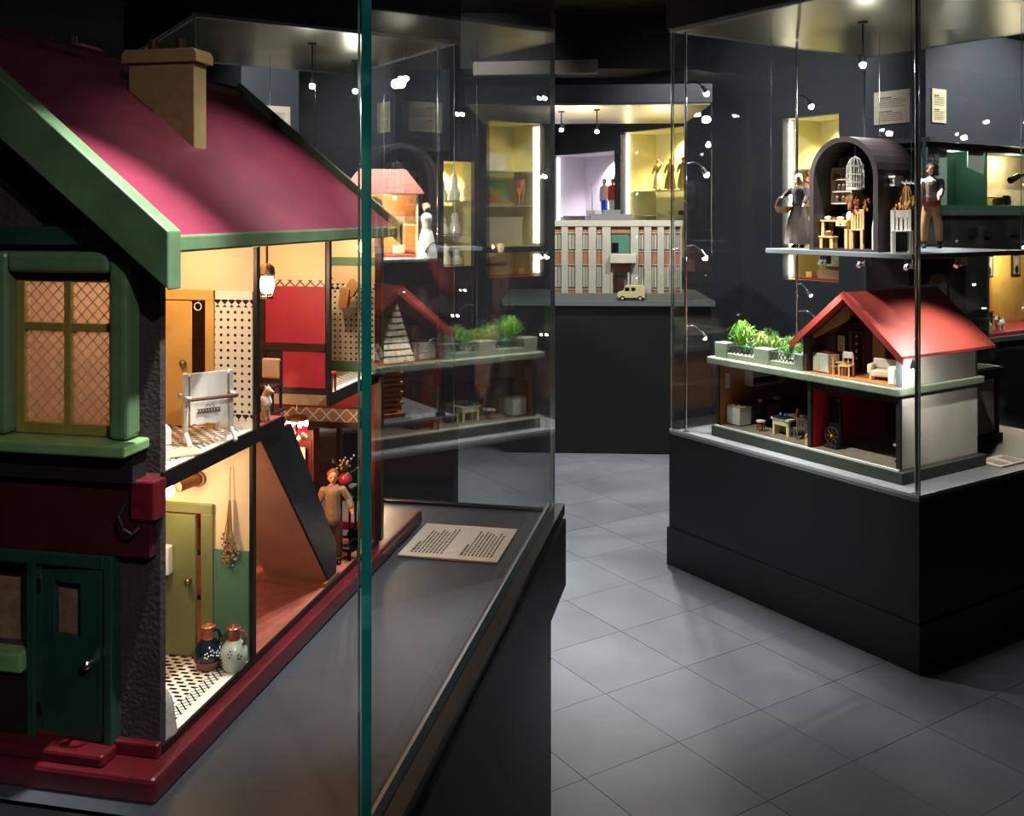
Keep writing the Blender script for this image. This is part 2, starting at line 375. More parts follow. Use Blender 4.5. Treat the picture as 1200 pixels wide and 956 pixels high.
# ------------------------------------------------------------------ lit niches
lining_y = mat('niche_cream', 'd9cf9a', .6); lining_w = mat('niche_white', 'cfc6d2', .6)
def niche(fr, axis, a0, a1, z0, z1, lining, label, strip, depth=.34, shelves=(), power=8, color=GOLD):
    # axis 'y': opening spans local y, recess to +x ; axis 'x': opening spans local x, recess to +y
    t = thing('wall_niche', label, 'niche', fr.at(.061 if axis == 'y' else 0, 0 if axis == 'y' else .061, 0), fr.deg)
    def bx(mb, a, b, d0, d1, c, d): return mb.box(d0, d1, a, b, c, d) if axis == 'y' else mb.box(a, b, d0, d1, c, d)
    e = .012
    bx(MB(), a0-e, a1+e, depth, depth+e, z0-e, z1+e).build('back_panel', lining, t)
    bx(MB(), a0-e, a0, 0, depth, z0-e, z1+e).build('side_panel', lining, t)
    bx(MB(), a1, a1+e, 0, depth, z0-e, z1+e).build('side_panel', lining, t)
    bx(MB(), a0, a1, 0, depth, z0-e, z0).build('bottom_panel', lining, t)
    bx(MB(), a0, a1, 0, depth, z1, z1+e).build('top_panel', lining, t)
    for s in shelves: bx(MB(), a0+.002, a1-.002, .03, depth-.01, s, s+.008).build('glass_shelf', mat('shelf_glass', 'dfe8d8', .1, spec=.8), t)
    sa = a1 if axis == 'y' else a0
    d = -.02 if axis == 'y' else .02
    bx(MB(), min(sa, sa+d), max(sa, sa+d), .005, .02, z0+.02, z1-.02).build('light_strip', strip, t)
    am = (a0+a1)/2
    p = (depth-.10+.061, am) if axis == 'y' else (am, depth-.10+.061)
    q = (depth+.061, am) if axis == 'y' else (am, depth+.061)
    lamp('SPOT', 'niche_light', fr.at(*p, z1-.02), power, color, fr.at(*q, z0+(z1-z0)*.15), .02, 120, .9)
    return t
niche(BW, 'y', *HN[0], lining_w, 'pale lilac lit wall niche behind the roof of the long building', STRIPW, shelves=(1.47,), power=50, color=(1, .93, 1))
niche(BW, 'y', *HN[1], lining_y, 'golden lit wall niche with four dolls on a glass shelf', STRIP, shelves=(1.68, 1.48), power=60)
niche(BW, 'y', *HN[2], lining_y, 'tall cream lit wall niche beside the arched model room', STRIP, shelves=(1.55, 1.80), power=55)
niche(BW, 'y', *HN[3], lining_y, 'low wide lit wall niche with a teal miniature kitchen', STRIP, power=7)
niche(LW, 'x', *HN2[0], lining_y, 'narrow cream lit wall niche behind the log cabin case', STRIP, shelves=(1.30, 1.60), power=70)

# ================================================================== DISPLAY CASES
def pane(parent, x0, x1, y0, y1, z0, z1, edge=None, name='glass_pane'):
    """a glass pane; its narrow vertical end faces get the green edge look"""
    me = MB().box(x0, x1, y0, y1, z0, z1).mesh(name); me.materials.append(GLASS); me.materials.append(edge or EDGE2)
    thinx = (x1-x0) < (y1-y0)
    for p in me.polygons:
        n = p.normal
        if abs(n.z) > .5 or (thinx and abs(n.y) > .5) or (not thinx and abs(n.x) > .5): p.material_index = 1
    if edge:
        me.materials.append(EDGE2)
        for p in me.polygons:
            if p.material_index == 1 and (p.normal.y > .5 or p.normal.x < -.5): p.material_index = 2
    o = bpy.data.objects.new(name, me); COL.objects.link(o); o.parent = parent; return o
TZ = .775                                       # table of the big dollhouse
case = thing('display_case', 'large black display case with glass walls around the red roofed dollhouse', 'display case', HL.at(0, 0, 0), HL.deg)
MB().box(-1.25, .315, -.14, 1.16, 0, .56).build('plinth', black, case)
MB().prism([(-1.25, .56), (.315, .56), (.346, .61), (.346, TZ-.006), (-1.28, TZ-.006)], 'y', -.17, 1.19).build('table_box', black, case)
MB().box(-1.27, .292, -.15, 1.205, TZ-.006, TZ).build('table_top', tabletop, case)
MB().box(.3165, .338, -.09, 1.225, TZ-.006, TZ+.020).build('rail', railb, case)
MB().box(.2985, .3035, -.088, 1.222, TZ-.006, TZ+.021).build('rail', railm, case)
MB().box(.2925, .2985, -.088, 1.222, TZ-.006, TZ+.004).build('rail', railb, case)
MB().box(-1.27, .30, 1.207, 1.225, TZ-.02, TZ+.006).build('rail', railb, case)
GT = 2.28
pane(case, .3038, .3158, -.085, 1.2125, TZ-.002, GT, EDGE)
pane(case, -1.25, .2995, -.0855, -.0775, TZ, GT, EDGE)
pane(case, -1.25, .3118, 1.2135, 1.2215, TZ+.006, GT)
can = thing('case_canopy', 'black canopy box hanging over the red roofed dollhouse', 'canopy', HL.at(0, 0, 0), HL.deg)
MB().box(-1.3, .36, -.12, 1.26, GT+.01, GT+.2).build('box', dark, can)
MB().box(-1.28, .34, -.10, 1.24, GT, GT+.012).build('soffit', mat('soffit_dark', '2a2a2a', .4, .5), can)

def grid_case(fr, sx, sy, label, canlabel, tz=.57, gz=2.275, toe=.16, back=True, tab=None):
    c = thing('display_case', label, 'display case', fr.at(0, 0, 0), fr.deg)
    MB().box(0, sx, 0, sy, toe, tz-.012).build('plinth', black, c)
    MB().box(-.008, sx+.008, -.008, sy+.008, 0, toe).build('toe_band', black, c, bevel=.002)
    MB().box(.001, sx-.001, .001, sy-.001, tz-.012, tz).build('table_top', tab or tabletop2, c)
    r = .009
    MB().box(.0, .004, .0, sy, tz, tz+.010).build('rail', railm, c)
    MB().box(.004, sx, .0, .004, tz, tz+.010).build('rail', railm, c)
    g = tz+.001
    pane(c, .005, .005+r, .004, sy-.004, g, gz); pane(c, .016, sx-.016, .005, .005+r, g, gz)
    if back:
        pane(c, sx-.005-r, sx-.005, .004, sy-.004, g, gz); pane(c, .016, sx-.016, sy-.005-r, sy-.005, g, gz)
    k = thing('case_canopy', canlabel, 'canopy', fr.at(0, 0, 0), fr.deg)
    MB().box(-.01, sx+.01, -.01, sy+.01, gz+.014, gz+.24).build('box', dark, k)
    MB().box(.03, sx-.03, .03, sy-.03, gz+.001, gz+.013).build('soffit', soffit, k)
    fm = MB()
    for a in ((0, .03, 0, sy), (sx-.03, sx, 0, sy), (.03, sx-.03, 0, .03), (.03, sx-.03, sy-.03, sy)): fm.box(*a, gz, gz+.013)
    fm.build('frame', mat('canopy_frame', '8d9094', .4, .4), k)
    return c
grid_case(RV, 1.3, 1.2, 'black display case with glass walls around the small red roofed house with terrace plants', 'black canopy with metallic soffit over the small red roofed house')
grid_case(MV, 1.2, 1.2, 'black display case with glass walls holding the wooden log cabin', 'black canopy with metallic soffit over the log cabin case', back=False)

# ---- lamps on stems and poles
def spot_head(parent, p, d, m=BULB, r=.013):
    p = Vector(p); d = Vector(d).normalized()
    h = MB().cyl(p-d*.045, p-d*.004, r*1.0, r*1.3, 14).build('lamp_head', railb, parent, smooth=True)
    MB().sph(p, r*1.05, 12, 8).build('bulb', m, h, smooth=True)
def hanging_spot(fr, u, v, z, ztop, label, d=(-.3, -.4, -1)):
    t = thing('spotlight', label, 'spotlight', fr.at(u, v, ztop), fr.deg, 'spotlights hanging in the glass cases')
    MB().cyl((0, 0, 0), (0, 0, z-ztop+.03), .004, n=8).build('stem', blackm, t)
    MB().cyl((0, 0, 0), (0, 0, -.008), .02, n=14).build('mount', railb, t)
    spot_head(t, (0, 0, z-ztop), d)
    lamp('POINT', 'lamp_light', fr.at(u-.03, v-.04, z-.03), 4, COOL, size=.02)
hanging_spot(RV, .50, .60, 2.10, 2.275, 'bright spotlight hanging over the arched model room')
hanging_spot(MV, .63, .34, 2.08, 2.275, 'bright spotlight hanging over the log cabin case beside a second one')
hanging_spot(MV, 1.0, .7, 2.12, 2.275, 'bright spotlight hanging deep in the log cabin case')
def lamp_pole(fr, u, v, z0, z1, arms, label):
    t = thing('lamp_pole', label, 'lamp pole', fr.at(u, v, z0), fr.deg)
    MB().cyl((0, 0, .006), (0, 0, z1-z0), .006, n=12).build('pole', steel, t, smooth=True)
    MB().cyl((0, 0, 0), (0, 0, .006), .016, n=16).build('foot', steel, t, smooth=True)
    for z, dx, dy, lit in arms:
        L = Vector((dx, dy, 0)); q = L.normalized()
        a = MB().tube([(0, 0, z-z0), L*.6+Vector((0, 0, z-z0+.006)), L+Vector((0, 0, z-z0-.004)), L+q*.012+Vector((0, 0, z-z0-.018))], .003, 8).build('arm', steel, t, smooth=True)
        h = MB().cyl(L+q*.012+Vector((0, 0, z-z0-.016)), L+q*.03+Vector((0, 0, z-z0-.045)), .008, .013, 14).build('lamp_head', steel, t, smooth=True)
        if lit: MB().sph(L+q*.031+Vector((0, 0, z-z0-.047)), .012 if lit == 1 else .007, 12, 8).build('bulb', BULB, h, smooth=True)
lamp_pole(RV, .035, 1.135, .57, 2.27, [(2.05, .03, -.05, 1), (1.71, .03, -.05, 1), (1.36, .03, -.04, 1), (1.02, .03, -.04, 2)], 'slim steel lamp pole at the corner of the terrace house case')
lamp_pole(RV, .622, 1.045, .57, 2.27, [(2.02, .0, -.05, 1), (1.64, .02, -.05, 0), (1.18, .02, -.02, 2), (1.06, .02, -.06, 2)], 'slim steel lamp pole behind the terrace plants')
lamp_pole(RV, .030, .030, .57, 2.27, [(1.03, .012, .012, 2)], 'slim steel lamp pole at the stucco wall corner of the terrace house case')
lamp_pole(MV, 1.14, .08, .57, 2.27, [(1.36, -.05, -.01, 2), (.92, -.05, -.01, 0)], 'slim steel lamp pole at the corner of the log cabin case')
lamp_pole(MV, 1.12, .9, .57, 2.27, [(1.5, -.05, -.01, 2)], 'slim steel lamp pole at the far side of the log cabin case')
#PART2
# ================================================================== BIG DOLLHOUSE (front left)
maroon = mat('maroon_paint', '5a1520', .32, var=.25, scale=14, bump=.15, bscale=30, coat=.3)
roofm = mat('roof_purple_red', '6a2236', .36, spec=.8, var=.18, scale=7, bump=.10, bscale=30, stretch=(2, 1.4, 2))
ridge_m = mat('ridge_maroon', '4a1020', .5, var=.2)
green = mat('trim_green', '566f52', .36, var=.22, scale=18, bump=.25, bscale=35)
dgreen = mat('trim_dark_green', '1d3a33', .42, var=.25, scale=16, bump=.2)
lgreen = mat('sill_light_green', '70905e', .36, var=.2, scale=18, bump=.2)
brown = mat('wall_dark_brown', '3a2d2f', .7, var=.22, scale=30, bump=.5, bscale=160)
dbrown = mat('wall_black_brown', '171114', .6, var=.2)
cream = mat('room_cream', 'ead0ac', .55, var=.06, scale=8)
yellow = mat('door_yellow', 'd6a45a', .4, var=.08, scale=10)
olive = mat('door_olive', '777c50', .38, var=.10, scale=10)
dado = mat('dado_green', '5a8468', .4, var=.08)
redwall = mat('red_paper', '9a203a', .55, var=.12, scale=20)
wood = mat('dark_wood', '2b1713', .4, var=.3, scale=25, stretch=(1, 1, 6))
edgeb = mat('edge_black', '0f0d0e', .4)
carpet = mat('red_carpet', '8a4a3c', .85, var=.22, scale=40, bump=.4, bscale=120)
tanm = mat('stair_tan', 'c9a08a', .5, var=.12, scale=12)
stairb = mat('stair_black', '1b2024', .35, var=.3, scale=10)
skin_sash = mat('sash_olive', '8a7a3a', .42, var=.15, scale=20)
whitep = mat('white_paint', 'e8e2da', .4); brass = mat('brass', 'b08a4a', .3, 1); copper = mat('old_metal', '8c7a66', .35, .9)
tile_w = pattern_mat('tile_paper', 'wall_diamond', .0118); tile_b = pattern_mat('tile_border', 'wall_border', .0118, size=.5, base='efe6da')
floor_d = pattern_mat('floor_dash_paper', 'floor_dash', .019, base='ecdccb'); floor_b = pattern_mat('floor_border_paper', 'floor_cross', .0125, size=.13, base='f0e9de', rough=.3)
papery = mat('plain_white_paper', 'efe8dc', .4)
house = thing('dollhouse', 'large dollhouse with purple red roof, green trim and lamplit open side rooms', 'dollhouse', HL.at(0, 0, TZ), HL.deg)
def Z(a): return a-TZ
HW = .64; HD = .814; GF = .042; UF = .393; EV = .688
# base, steps
MB().box(-.67, .025, -.054, 1.07, 0, .032).build('base', maroon, house, bevel=.006)
MB().box(-.67, .004, -.012, .0, .032, .050).build('base_band', maroon, house, bevel=.003)
MB().box(-.30, -.052, -.045, -.012, .032, .047).build('step', maroon, house, bevel=.004)
MB().box(-HW, 0, 0, HD+.014, .032, GF-.001).build('ground_floor', edgeb, house)
MB().box(0, .004, 0, HD+.012, .032, GF+.001).build('floor_edge', edgeb, house)
MB().box(-.42, -.036, .012, .246, GF-.001, GF).build('tiled_floor', floor_d, house)
MB().box(-.036, -.016, .012, .246, GF-.001, GF).build('floor_border', floor_b, house)
MB().box(-.016, -.0, .012, .246, GF-.001, GF).build('floor_strip', papery, house)
MB().box(-.0, .0, 0, 0, 0, 0)
MB().box(-.62, -.001, .258, HD, GF-.001, GF).build('carpet', carpet, house)
# upper floor slab, in pieces round the stair well
mb = MB().box(-HW, 0, .0, .36, UF-.02, UF-.001).box(-HW, 0, .55, HD, UF-.02, UF-.001).box(-HW, -.13, .36, .55, UF-.02, UF-.001)
mb.build('upper_floor', cream, house)
for a, b in ((0, .36), (.55, HD)): MB().box(0, .005, a, b, UF-.022, UF).build('floor_edge', edgeb, house)
MB().box(-.42, -.030, .014, .259, UF-.001, UF).build('tiled_floor', floor_d, house)
MB().box(-.030, -.014, .014, .259, UF-.001, UF).build('floor_border', floor_b, house)
MB().box(-.014, .0, .014, .259, UF-.001, UF).build('floor_strip', papery, house)
MB().box(-.30, -.0, .269, .36, UF-.001, UF).build('hall_floor', mat('hall_red', '8a3a30', .6), house)
MB().box(-.42, -.030, .562, HD, UF-.001, UF).build('tiled_floor', floor_d, house)
MB().box(-.030, -.010, .562, HD, UF-.001, UF).build('floor_border', floor_b, house)
MB().box(-.010, 0, .562, HD, UF-.001, UF).build('floor_strip', papery, house)
MB().box(-HW, 0, .0, HD+.01, EV, EV+.01).build('ceiling_board', cream, house)
# outer walls
wh = [(-.205, -.045, Z(1.205), Z(1.43)), (-.168, -.068, GF, Z(1.045)), (-.31, -.195, Z(.93), Z(1.045)), (-.60, -.44, Z(1.205), Z(1.43))]
mb = MB()
for a, b, c, d in cells(-HW, 0, GF, EV, wh): mb.box(a, b, 0, .013, c, d)
mb.build('front_wall', brown, house)
MB().box(-HW, -HW+.013, .013, HD, GF, EV).build('side_wall', brown, house)
mb = MB()
for a, b, c, d in cells(-HW+.013, 0, GF, EV, [(-.205, -.036, Z(.85), Z(1.05))]): mb.box(a, b, HD, HD+.013, c, d)
mb.build('rear_wall', mat('rear_wall_red', '9a1c2c', .55, var=.1), house)
MB().box(-.45, 0, HD-.002, HD, Z(1.352), EV).build('wallpaper', cream, house)
MB().box(-.45, -.001, HD-.003, HD, Z(1.39), Z(1.408)).build('picture_rail', dado, house)
MB().box(-.45, -.001, HD-.003, HD, Z(1.182), Z(1.340)).build('tile_panel', tile_w, house)
MB().box(-.45, -.001, HD-.003, HD, Z(1.340), Z(1.352)).build('tile_border', tile_b, house)
MB().box(-.45, .002, HD-.006, HD, UF, Z(1.190)).build('skirting', dado, house)
MB().box(0, .014, HD-.004, HD+.013, GF, EV).build('corner_post', wood, house)
MB().box(-.206, -.2, HD-.004, HD+.002, Z(.85), Z(1.05)).build('window_post', wood, house)
MB().box(-.085, -.077, HD-.004, HD+.010, Z(.85), Z(1.05)).build('window_post', wood, house)
MB().box(-.22, -.03, HD-.012, HD+.002, Z(1.05), Z(1.062)).build('window_head', wood, house)
MB().box(-.21, -.03, HD-.010, HD-.002, Z(1.062), Z(1.090)).build('lace_valance', pattern_mat('lace', 'wall_lattice', .03, base='8f8a80', ink='f0ece4', size=.07), house)
MB().box(-.2, -.037, HD+.004, HD+.006, Z(.85), Z(1.05)).build('window_glass', GLASS, house)
# partitions
def part_wall(v, z0, z1, holes, m):
    mb = MB()
    for a, b, c, d in cells(-HW+.013, 0, z0, z1, holes): mb.box(a, b, v, v+.009, c, d)
    mb.build('partition', m, house); MB().box(0, .006, v-.001, v+.010, z0, z1).build('edge_post', edgeb, house)
part_wall(.26, UF, EV, [(-.21, -.078, UF, Z(1.366))], cream)
part_wall(.55, UF-.02, EV, [], dbrown)
part_wall(.247, GF, UF-.021, [(-.20, -.079, GF, Z(1.038))], cream)
MB().box(-.25, -.0, .2575, .2598, UF-.0, UF-.0) if False else None
# bathroom partition: casing, tile panel, door
MB().box(-.064, -.001, .2575, .26, UF+.012, UF+.022).build('tile_border', tile_b, house)
MB().box(-.064, -.001, .2575, .26, UF+.022, Z(1.355)).build('tile_panel', tile_w, house)
MB().box(-.064, -.001, .2575, .26, Z(1.355), Z(1.367)).build('tile_border', tile_b, house)
MB().box(-.064, -.001, .2575, .26, Z(1.367), Z(1.380)).build('rail_tiles', papery, house)
MB().box(-.064, -.001, .2575, .26, UF, UF+.012).build('rail_tiles', papery, house)
MB().box(-.078, -.064, .254, .26, UF, Z(1.366)).build('door_casing', yellow, house)
MB().box(-.25, -.064, .252, .26, Z(1.366), Z(1.381)).build('door_casing', yellow, house)
dr = MB().box(-.21, -.101, .249, .256, UF+.002, Z(1.364)).build('door', yellow, house, bevel=.001)
MB().sph((-.110, .243, Z(1.268)), .0055, 12, 8).cyl((-.110, .249, Z(1.268)), (-.110, .243, Z(1.268)), .003).build('knob', copper, dr, smooth=True)
# hall partition (red panels)
MB().box(-.40, -.002, .5475, .55, Z(1.378), EV).build('wallpaper', cream, house)
MB().box(-.40, -.002, .5465, .55, Z(1.366), Z(1.378)).build('picture_rail', pattern_mat('rail_print', 'wall_lattice', .02, base='d9cdbd', ink='6a4a3a', size=.1), house)
MB().box(-.119, -.002, .548, .55, Z(1.262), Z(1.366)).build('wall_panel', redwall, house)
MB().box(-.085, -.002, .548, .55, Z(1.180), Z(1.247)).build('wall_panel', redwall, house)
MB().box(-.40, -.001, .545, .55, Z(1.247), Z(1.262)).build('dado_rail', wood, house, bevel=.001)
MB().box(-.40, -.119, .546, .55, UF-.02, Z(1.366)).build('wood_panel', wood, house)
# kitchen partition (olive door)
MB().box(-.059, -.001, .2450, .247, GF+.002, Z(.984)).build('dado', dado, house)
MB().box(-.079, -.059, .242, .247, GF, Z(1.038)).build('door_casing', olive, house, bevel=.001)
MB().box(-.25, -.059, .241, .247, Z(1.038), Z(1.053)).build('door_casing', olive, house, bevel=.001)
dr = MB().box(-.20, -.086, .238, .245, GF+.002, Z(1.036)).build('door', olive, house, bevel=.001)
MB().sph((-.094, .231, Z(.936)), .0055, 12, 8).cyl((-.094, .238, Z(.936)), (-.094, .231, Z(.936)), .003).build('knob', copper, dr, smooth=True)
# stair: sloping soffit in tan, black side board, slim foot
def slab_stair():
    # section in (v, z): under-slope faces the front
    sec = [(.290, UF-.02), (.565, GF+.006), (.60, GF+.006), (.60, GF+.062), (.40, UF-.021)]
    MB().prism(sec, 'x', -.125, -.006).build('stair', tanm, house)
    MB().prism(sec, 'x', -.006, -.001).build('stair_side', stairb, house)
    MB().box(-.13, .0, .545, .612, GF, GF+.007).build('stair_foot', mat('stair_foot_tan', '8a5638', .5), house)
slab_stair()
# front: gable, trims
sl = .82; RZ = EV+.012; RU = -.32
def roof_z(u): return RZ+sl*(.03-u) if u > RU else RZ+sl*(.03-(2*RU-u))
top = roof_z(RU)
MB().prism([(-HW, EV+.01), (0, EV+.01), (RU, top-.03)], 'y', .002, .012).build('gable_wall', brown, house)
MB().prism([(-HW, EV+.01), (0, EV+.01), (RU, top-.03)], 'y', HD, HD+.010).build('gable_wall', brown, house)
MB().box(-HW-.01, -.0, -.016, .0, EV-.004, EV+.020).build('gable_trim', dgreen, house, bevel=.002)
th = .012
rs = MB().prism([(RU, top-th), (.034, RZ-.004-th), (.034, RZ-.004), (RU, top)], 'y', -.036, HD+.02).build('roof_slope', roofm, house)
MB().prism([(2*RU-.034, RZ-.004), (2*RU-.034, RZ-.004-th), (RU, top-th), (RU, top)], 'y', -.036, HD+.02).build('roof_slope', roofm, house)
MB().prism([(RU-.016, top-.016), (RU+.016, top-.016), (RU+.012, top+.002), (RU, top+.012), (RU-.012, top+.002)], 'y', -.036, HD+.015).build('ridge_cap', ridge_m, house)
def barge(v0, v1, m, hgt, name='barge_board'):
    e = .05
    MB().prism([(RU, top+.022-hgt*1.12), (e, RZ-sl*.02+.020-hgt), (e, RZ-sl*.02+.020), (RU, top+.022)], 'y', v0, v1).build(name, m, house, bevel=.002)
    MB().prism([(2*RU-e, RZ-sl*.02+.020), (2*RU-e, RZ-sl*.02+.020-hgt), (RU, top+.022-hgt*1.12), (RU, top+.022)], 'y', v0, v1).build(name, m, house, bevel=.002)
barge(-.064, -.034, green, .072); barge(HD+.02, HD+.032, green, .045)
MB().box(.030, .042, -.036, HD+.02, EV-.012, RZ-.002).build('eave_board', green, house, bevel=.003)
# chimneys
tan_ch = mat('chimney_tan', '9c8258', .6, var=.12, scale=25, bump=.2)
def chimney(u0, u1, v0, v1, zt):
    c = MB().prism([(u0, roof_z(u0)-.008), (u1, roof_z(u1)-.008), (u1, zt-.022), (u0, zt-.022)] if u0 > RU else [(u0, roof_z(u0)-.01), (u1, roof_z(u1)-.01), (u1, zt-.022), (u0, zt-.022)], 'y', v0, v1).build('chimney', tan_ch, house, bevel=.002)
    MB().prism([(u0-.008, zt-.022), (u1+.008, zt-.022), (u1+.008, zt-.008), (u1+.002, zt), (u0-.002, zt), (u0-.008, zt-.008)], 'y', v0-.008, v1+.008).build('cap', tan_ch, c, bevel=.001)
    for t in (.28, .70):
        x = u0+(u1-u0)*t; MB().cyl((x, (v0+v1)/2, zt), (x, (v0+v1)/2, zt+.020), .0075, n=10).build('pot', mat('chimney_pot', '4d1a1c', .6), c)
chimney(-.25, -.131, .315, .354, Z(1.768)); chimney(-.52, -.40, .41, .45, Z(1.800))
# upper window on the front
win = MB()
for a in ((-.228, -.199), (-.052, -.026)): win.box(a[0], a[1], -.034, .0, Z(1.214), Z(1.451))
win.box(-.199, -.052, -.034, .0, Z(1.424), Z(1.451))
fw = win.build('window', green, house, bevel=.007, seg=3)
sash = MB()
us = (-.199, -.187, -.129, -.119, -.064, -.052); zs = (Z(1.214), Z(1.228), Z(1.348), Z(1.358), Z(1.411), Z(1.424))
for i in (0, 2, 4): sash.box(us[i], us[i+1], -.014, -.002, zs[0], zs[5])
for i in (0, 2, 4):
    for a, b in ((us[1], us[2]), (us[3], us[4])): sash.box(a, b, -.014, -.002, zs[i], zs[i+1])
sash.build('sash', skin_sash, fw, bevel=.001)
for a, b in ((us[1], us[2]), (us[3], us[4])):
    for c, d in ((zs[1], zs[2]), (zs[3], zs[4])): MB().box(a, b, -.009, -.007, c, d).build('pane', LEAD, fw)
MB().box(-.245, -.014, -.056, .0, Z(1.198), Z(1.213)).build('sill', lgreen, fw, bevel=.003)
MB().box(-.238, -.020, -.030, .0, Z(1.160), Z(1.198)).build('apron', dbrown, fw)
MB().box(-.66, -.004, -.016, .0, Z(1.062), Z(1.160)).build('maroon_band', mat('band_maroon', '3a0f18', .5, var=.2), house, bevel=.002)
MB().box(-.028, .006, -.024, .006, Z(1.112), Z(1.163)).build('maroon_corner', maroon, house, bevel=.003)
MB().tube([(-.03, -.028, Z(1.135)), (-.036, -.034, Z(1.12)), (-.03, -.036, Z(1.105)), (-.018, -.034, Z(1.098)), (-.012, -.028, Z(1.105))], .0022, 8).build('hook', blackm, house, smooth=True)
# front door, side light, their frame
frm = MB().box(-.068, -.056, -.020, .004, GF+.004, Z(1.062)).box(-.180, -.168, -.020, .004, GF+.004, Z(1.050)).box(-.36, -.068, -.020, .004, Z(1.045), Z(1.062))
frm.build('door_frame', dgreen, house, bevel=.002)
mb = MB()
for a, b, c, d in cells(-.166, -.074, GF+.006, Z(1.043), [(-.147, -.104, Z(.952), Z(1.022))]): mb.box(a, b, 0, .010, c, d)
m_door = mb.mesh('door'); m_door.materials.append(dgreen)
fd = bpy.data.objects.new('door', m_door); COL.objects.link(fd); fd.parent = house
hinge = Vector((-.166, -.008, 0)); rotd = math.radians(-6)
fd.rotation_euler = (0, 0, rotd); fd.location = hinge-Matrix.Rotation(rotd, 3, 'Z') @ Vector((-.166, 0, 0))
MB().box(-.147, -.104, .004, .006, Z(.952), Z(1.022)).build('pane', GLASS, fd)
curt = mat('curtain_cloth', '8a6a58', .9, var=.25, scale=60, bump=.4)
MB().box(-.150, -.101, .012, .014, Z(.948), Z(1.026)).build('curtain', curt, fd)
MB().sph((-.084, -.012, Z(.926)), .006, 12, 8).cyl((-.084, 0, Z(.926)), (-.084, -.012, Z(.926)), .003).build('knob', steel, fd, smooth=True)
for zz in (.845, 1.005): MB().cyl((-.168, -.012, Z(zz)), (-.168, -.012, Z(zz)+.018), .003, n=8).build('hinge', blackm, house)
MB().box(-.31, -.195, .004, .006, Z(.93), Z(1.045)).build('side_light', GLASS, house)
MB().box(-.31, -.195, .016, .018, Z(.925), Z(1.05)).build('curtain', curt, house)
MB().box(-.34, -.182, -.028, .0, Z(.905), Z(.93)).build('window_sill', lgreen, house, bevel=.003)
MB().box(-.34, -.182, -.018, .0, GF, Z(.905)).build('front_panel', dbrown, house)

# lamps of the house -------------------------------------------------
def pt(u, v, z, e, c, size=.01): lamp('POINT', 'lamp_light', HL.at(u, v, z), e, c, size=size)
t = thing('ceiling_lamp', 'small glowing bulb lamp on the ceiling behind the green framed window', 'lamp', HL.at(-.09, .12, TZ+EV), HL.deg)
MB().cyl((0, 0, 0), (0, 0, -.02), .008, n=12).build('holder', brass, t); MB().sph((0, 0, -.029), .010, 12, 8).build('bulb', WBULB2, t, smooth=True)
pt(-.09, .12, TZ+EV-.045, 1.25, WARM2, .008)
t = thing('hanging_lantern', 'glowing glass lantern on a dark chain in the hall with red panels', 'lamp', HL.at(-.014, .335, TZ+EV), HL.deg)
MB().tube([(0, 0, 0), (0, 0, -.045)], .0022, 6).sph((0, 0, -.012), .004, 8, 6).build('chain', wood, t)
MB().lathe([(.004, -.043), (.012, -.050), (.014, -.060), (.011, -.064)], n=14).build('cap', copper, t, smooth=True)
MB().sph((0, 0, -.078), (.0125, .0125, .016), 14, 10).build('bulb', WBULB, t, smooth=True)
mb = MB()
for i in range(6):
    a = i*PI/3; mb.tube([(.012*math.cos(a), .012*math.sin(a), -.062), (.0145*math.cos(a), .0145*math.sin(a), -.080), (.009*math.cos(a), .009*math.sin(a), -.098)], .0011, 5)
mb.cyl((0, 0, -.097), (0, 0, -.101), .010, n=12).build('cage', copper, t)
pt(-.045, .36, TZ+EV-.075, 1.6, WARM2, .012)
t = thing('ceiling_lamp', 'small bulb lamp under the upper floor beside the slanting stair', 'lamp', HL.at(-.19, .31, TZ+UF-.021), HL.deg)
MB().cyl((0, 0, 0), (0, 0, -.012), .008, n=12).build('holder', brass, t); MB().sph((0, 0, -.02), .009, 12, 8).build('bulb', WBULB2, t, smooth=True)
pt(-.17, .30, TZ+UF-.06, 1.0, WARM2, .01)
t = thing('wall_lamp', 'round white lit wall lamp in the tiled rear room', 'lamp', HL.at(-.02, HD-.003, Z(1.43)+TZ), HL.deg)
MB().cyl((0, 0, 0), (0, -.012, 0), .008, n=12).build('plate', brass, t); MB().sph((0, -.02, 0), .011, 12, 8).build('bulb', WBULB2, t, smooth=True)
pt(-.06, .68, 1.435, .9, WARM2, .01)
t = thing('wall_sconce', 'lit bulb on a turned wooden arm above the olive green door', 'lamp', HL.at(-.085, .247, 1.090), HL.deg)
MB().cyl((0, 0, 0), (0, -.004, 0), .012, n=14).cyl((0, -.004, 0), (-.012, -.04, -.002), .008, .009, 12).build('wooden_arm', mat('turned_wood', '8a5a35', .4), t, smooth=True)
MB().sph((-.019, -.058, -.004), (.010, .015, .010), 12, 8).build('bulb', WBULB, t, smooth=True)
pt(-.105, .165, 1.082, .75, WARM2, .012)
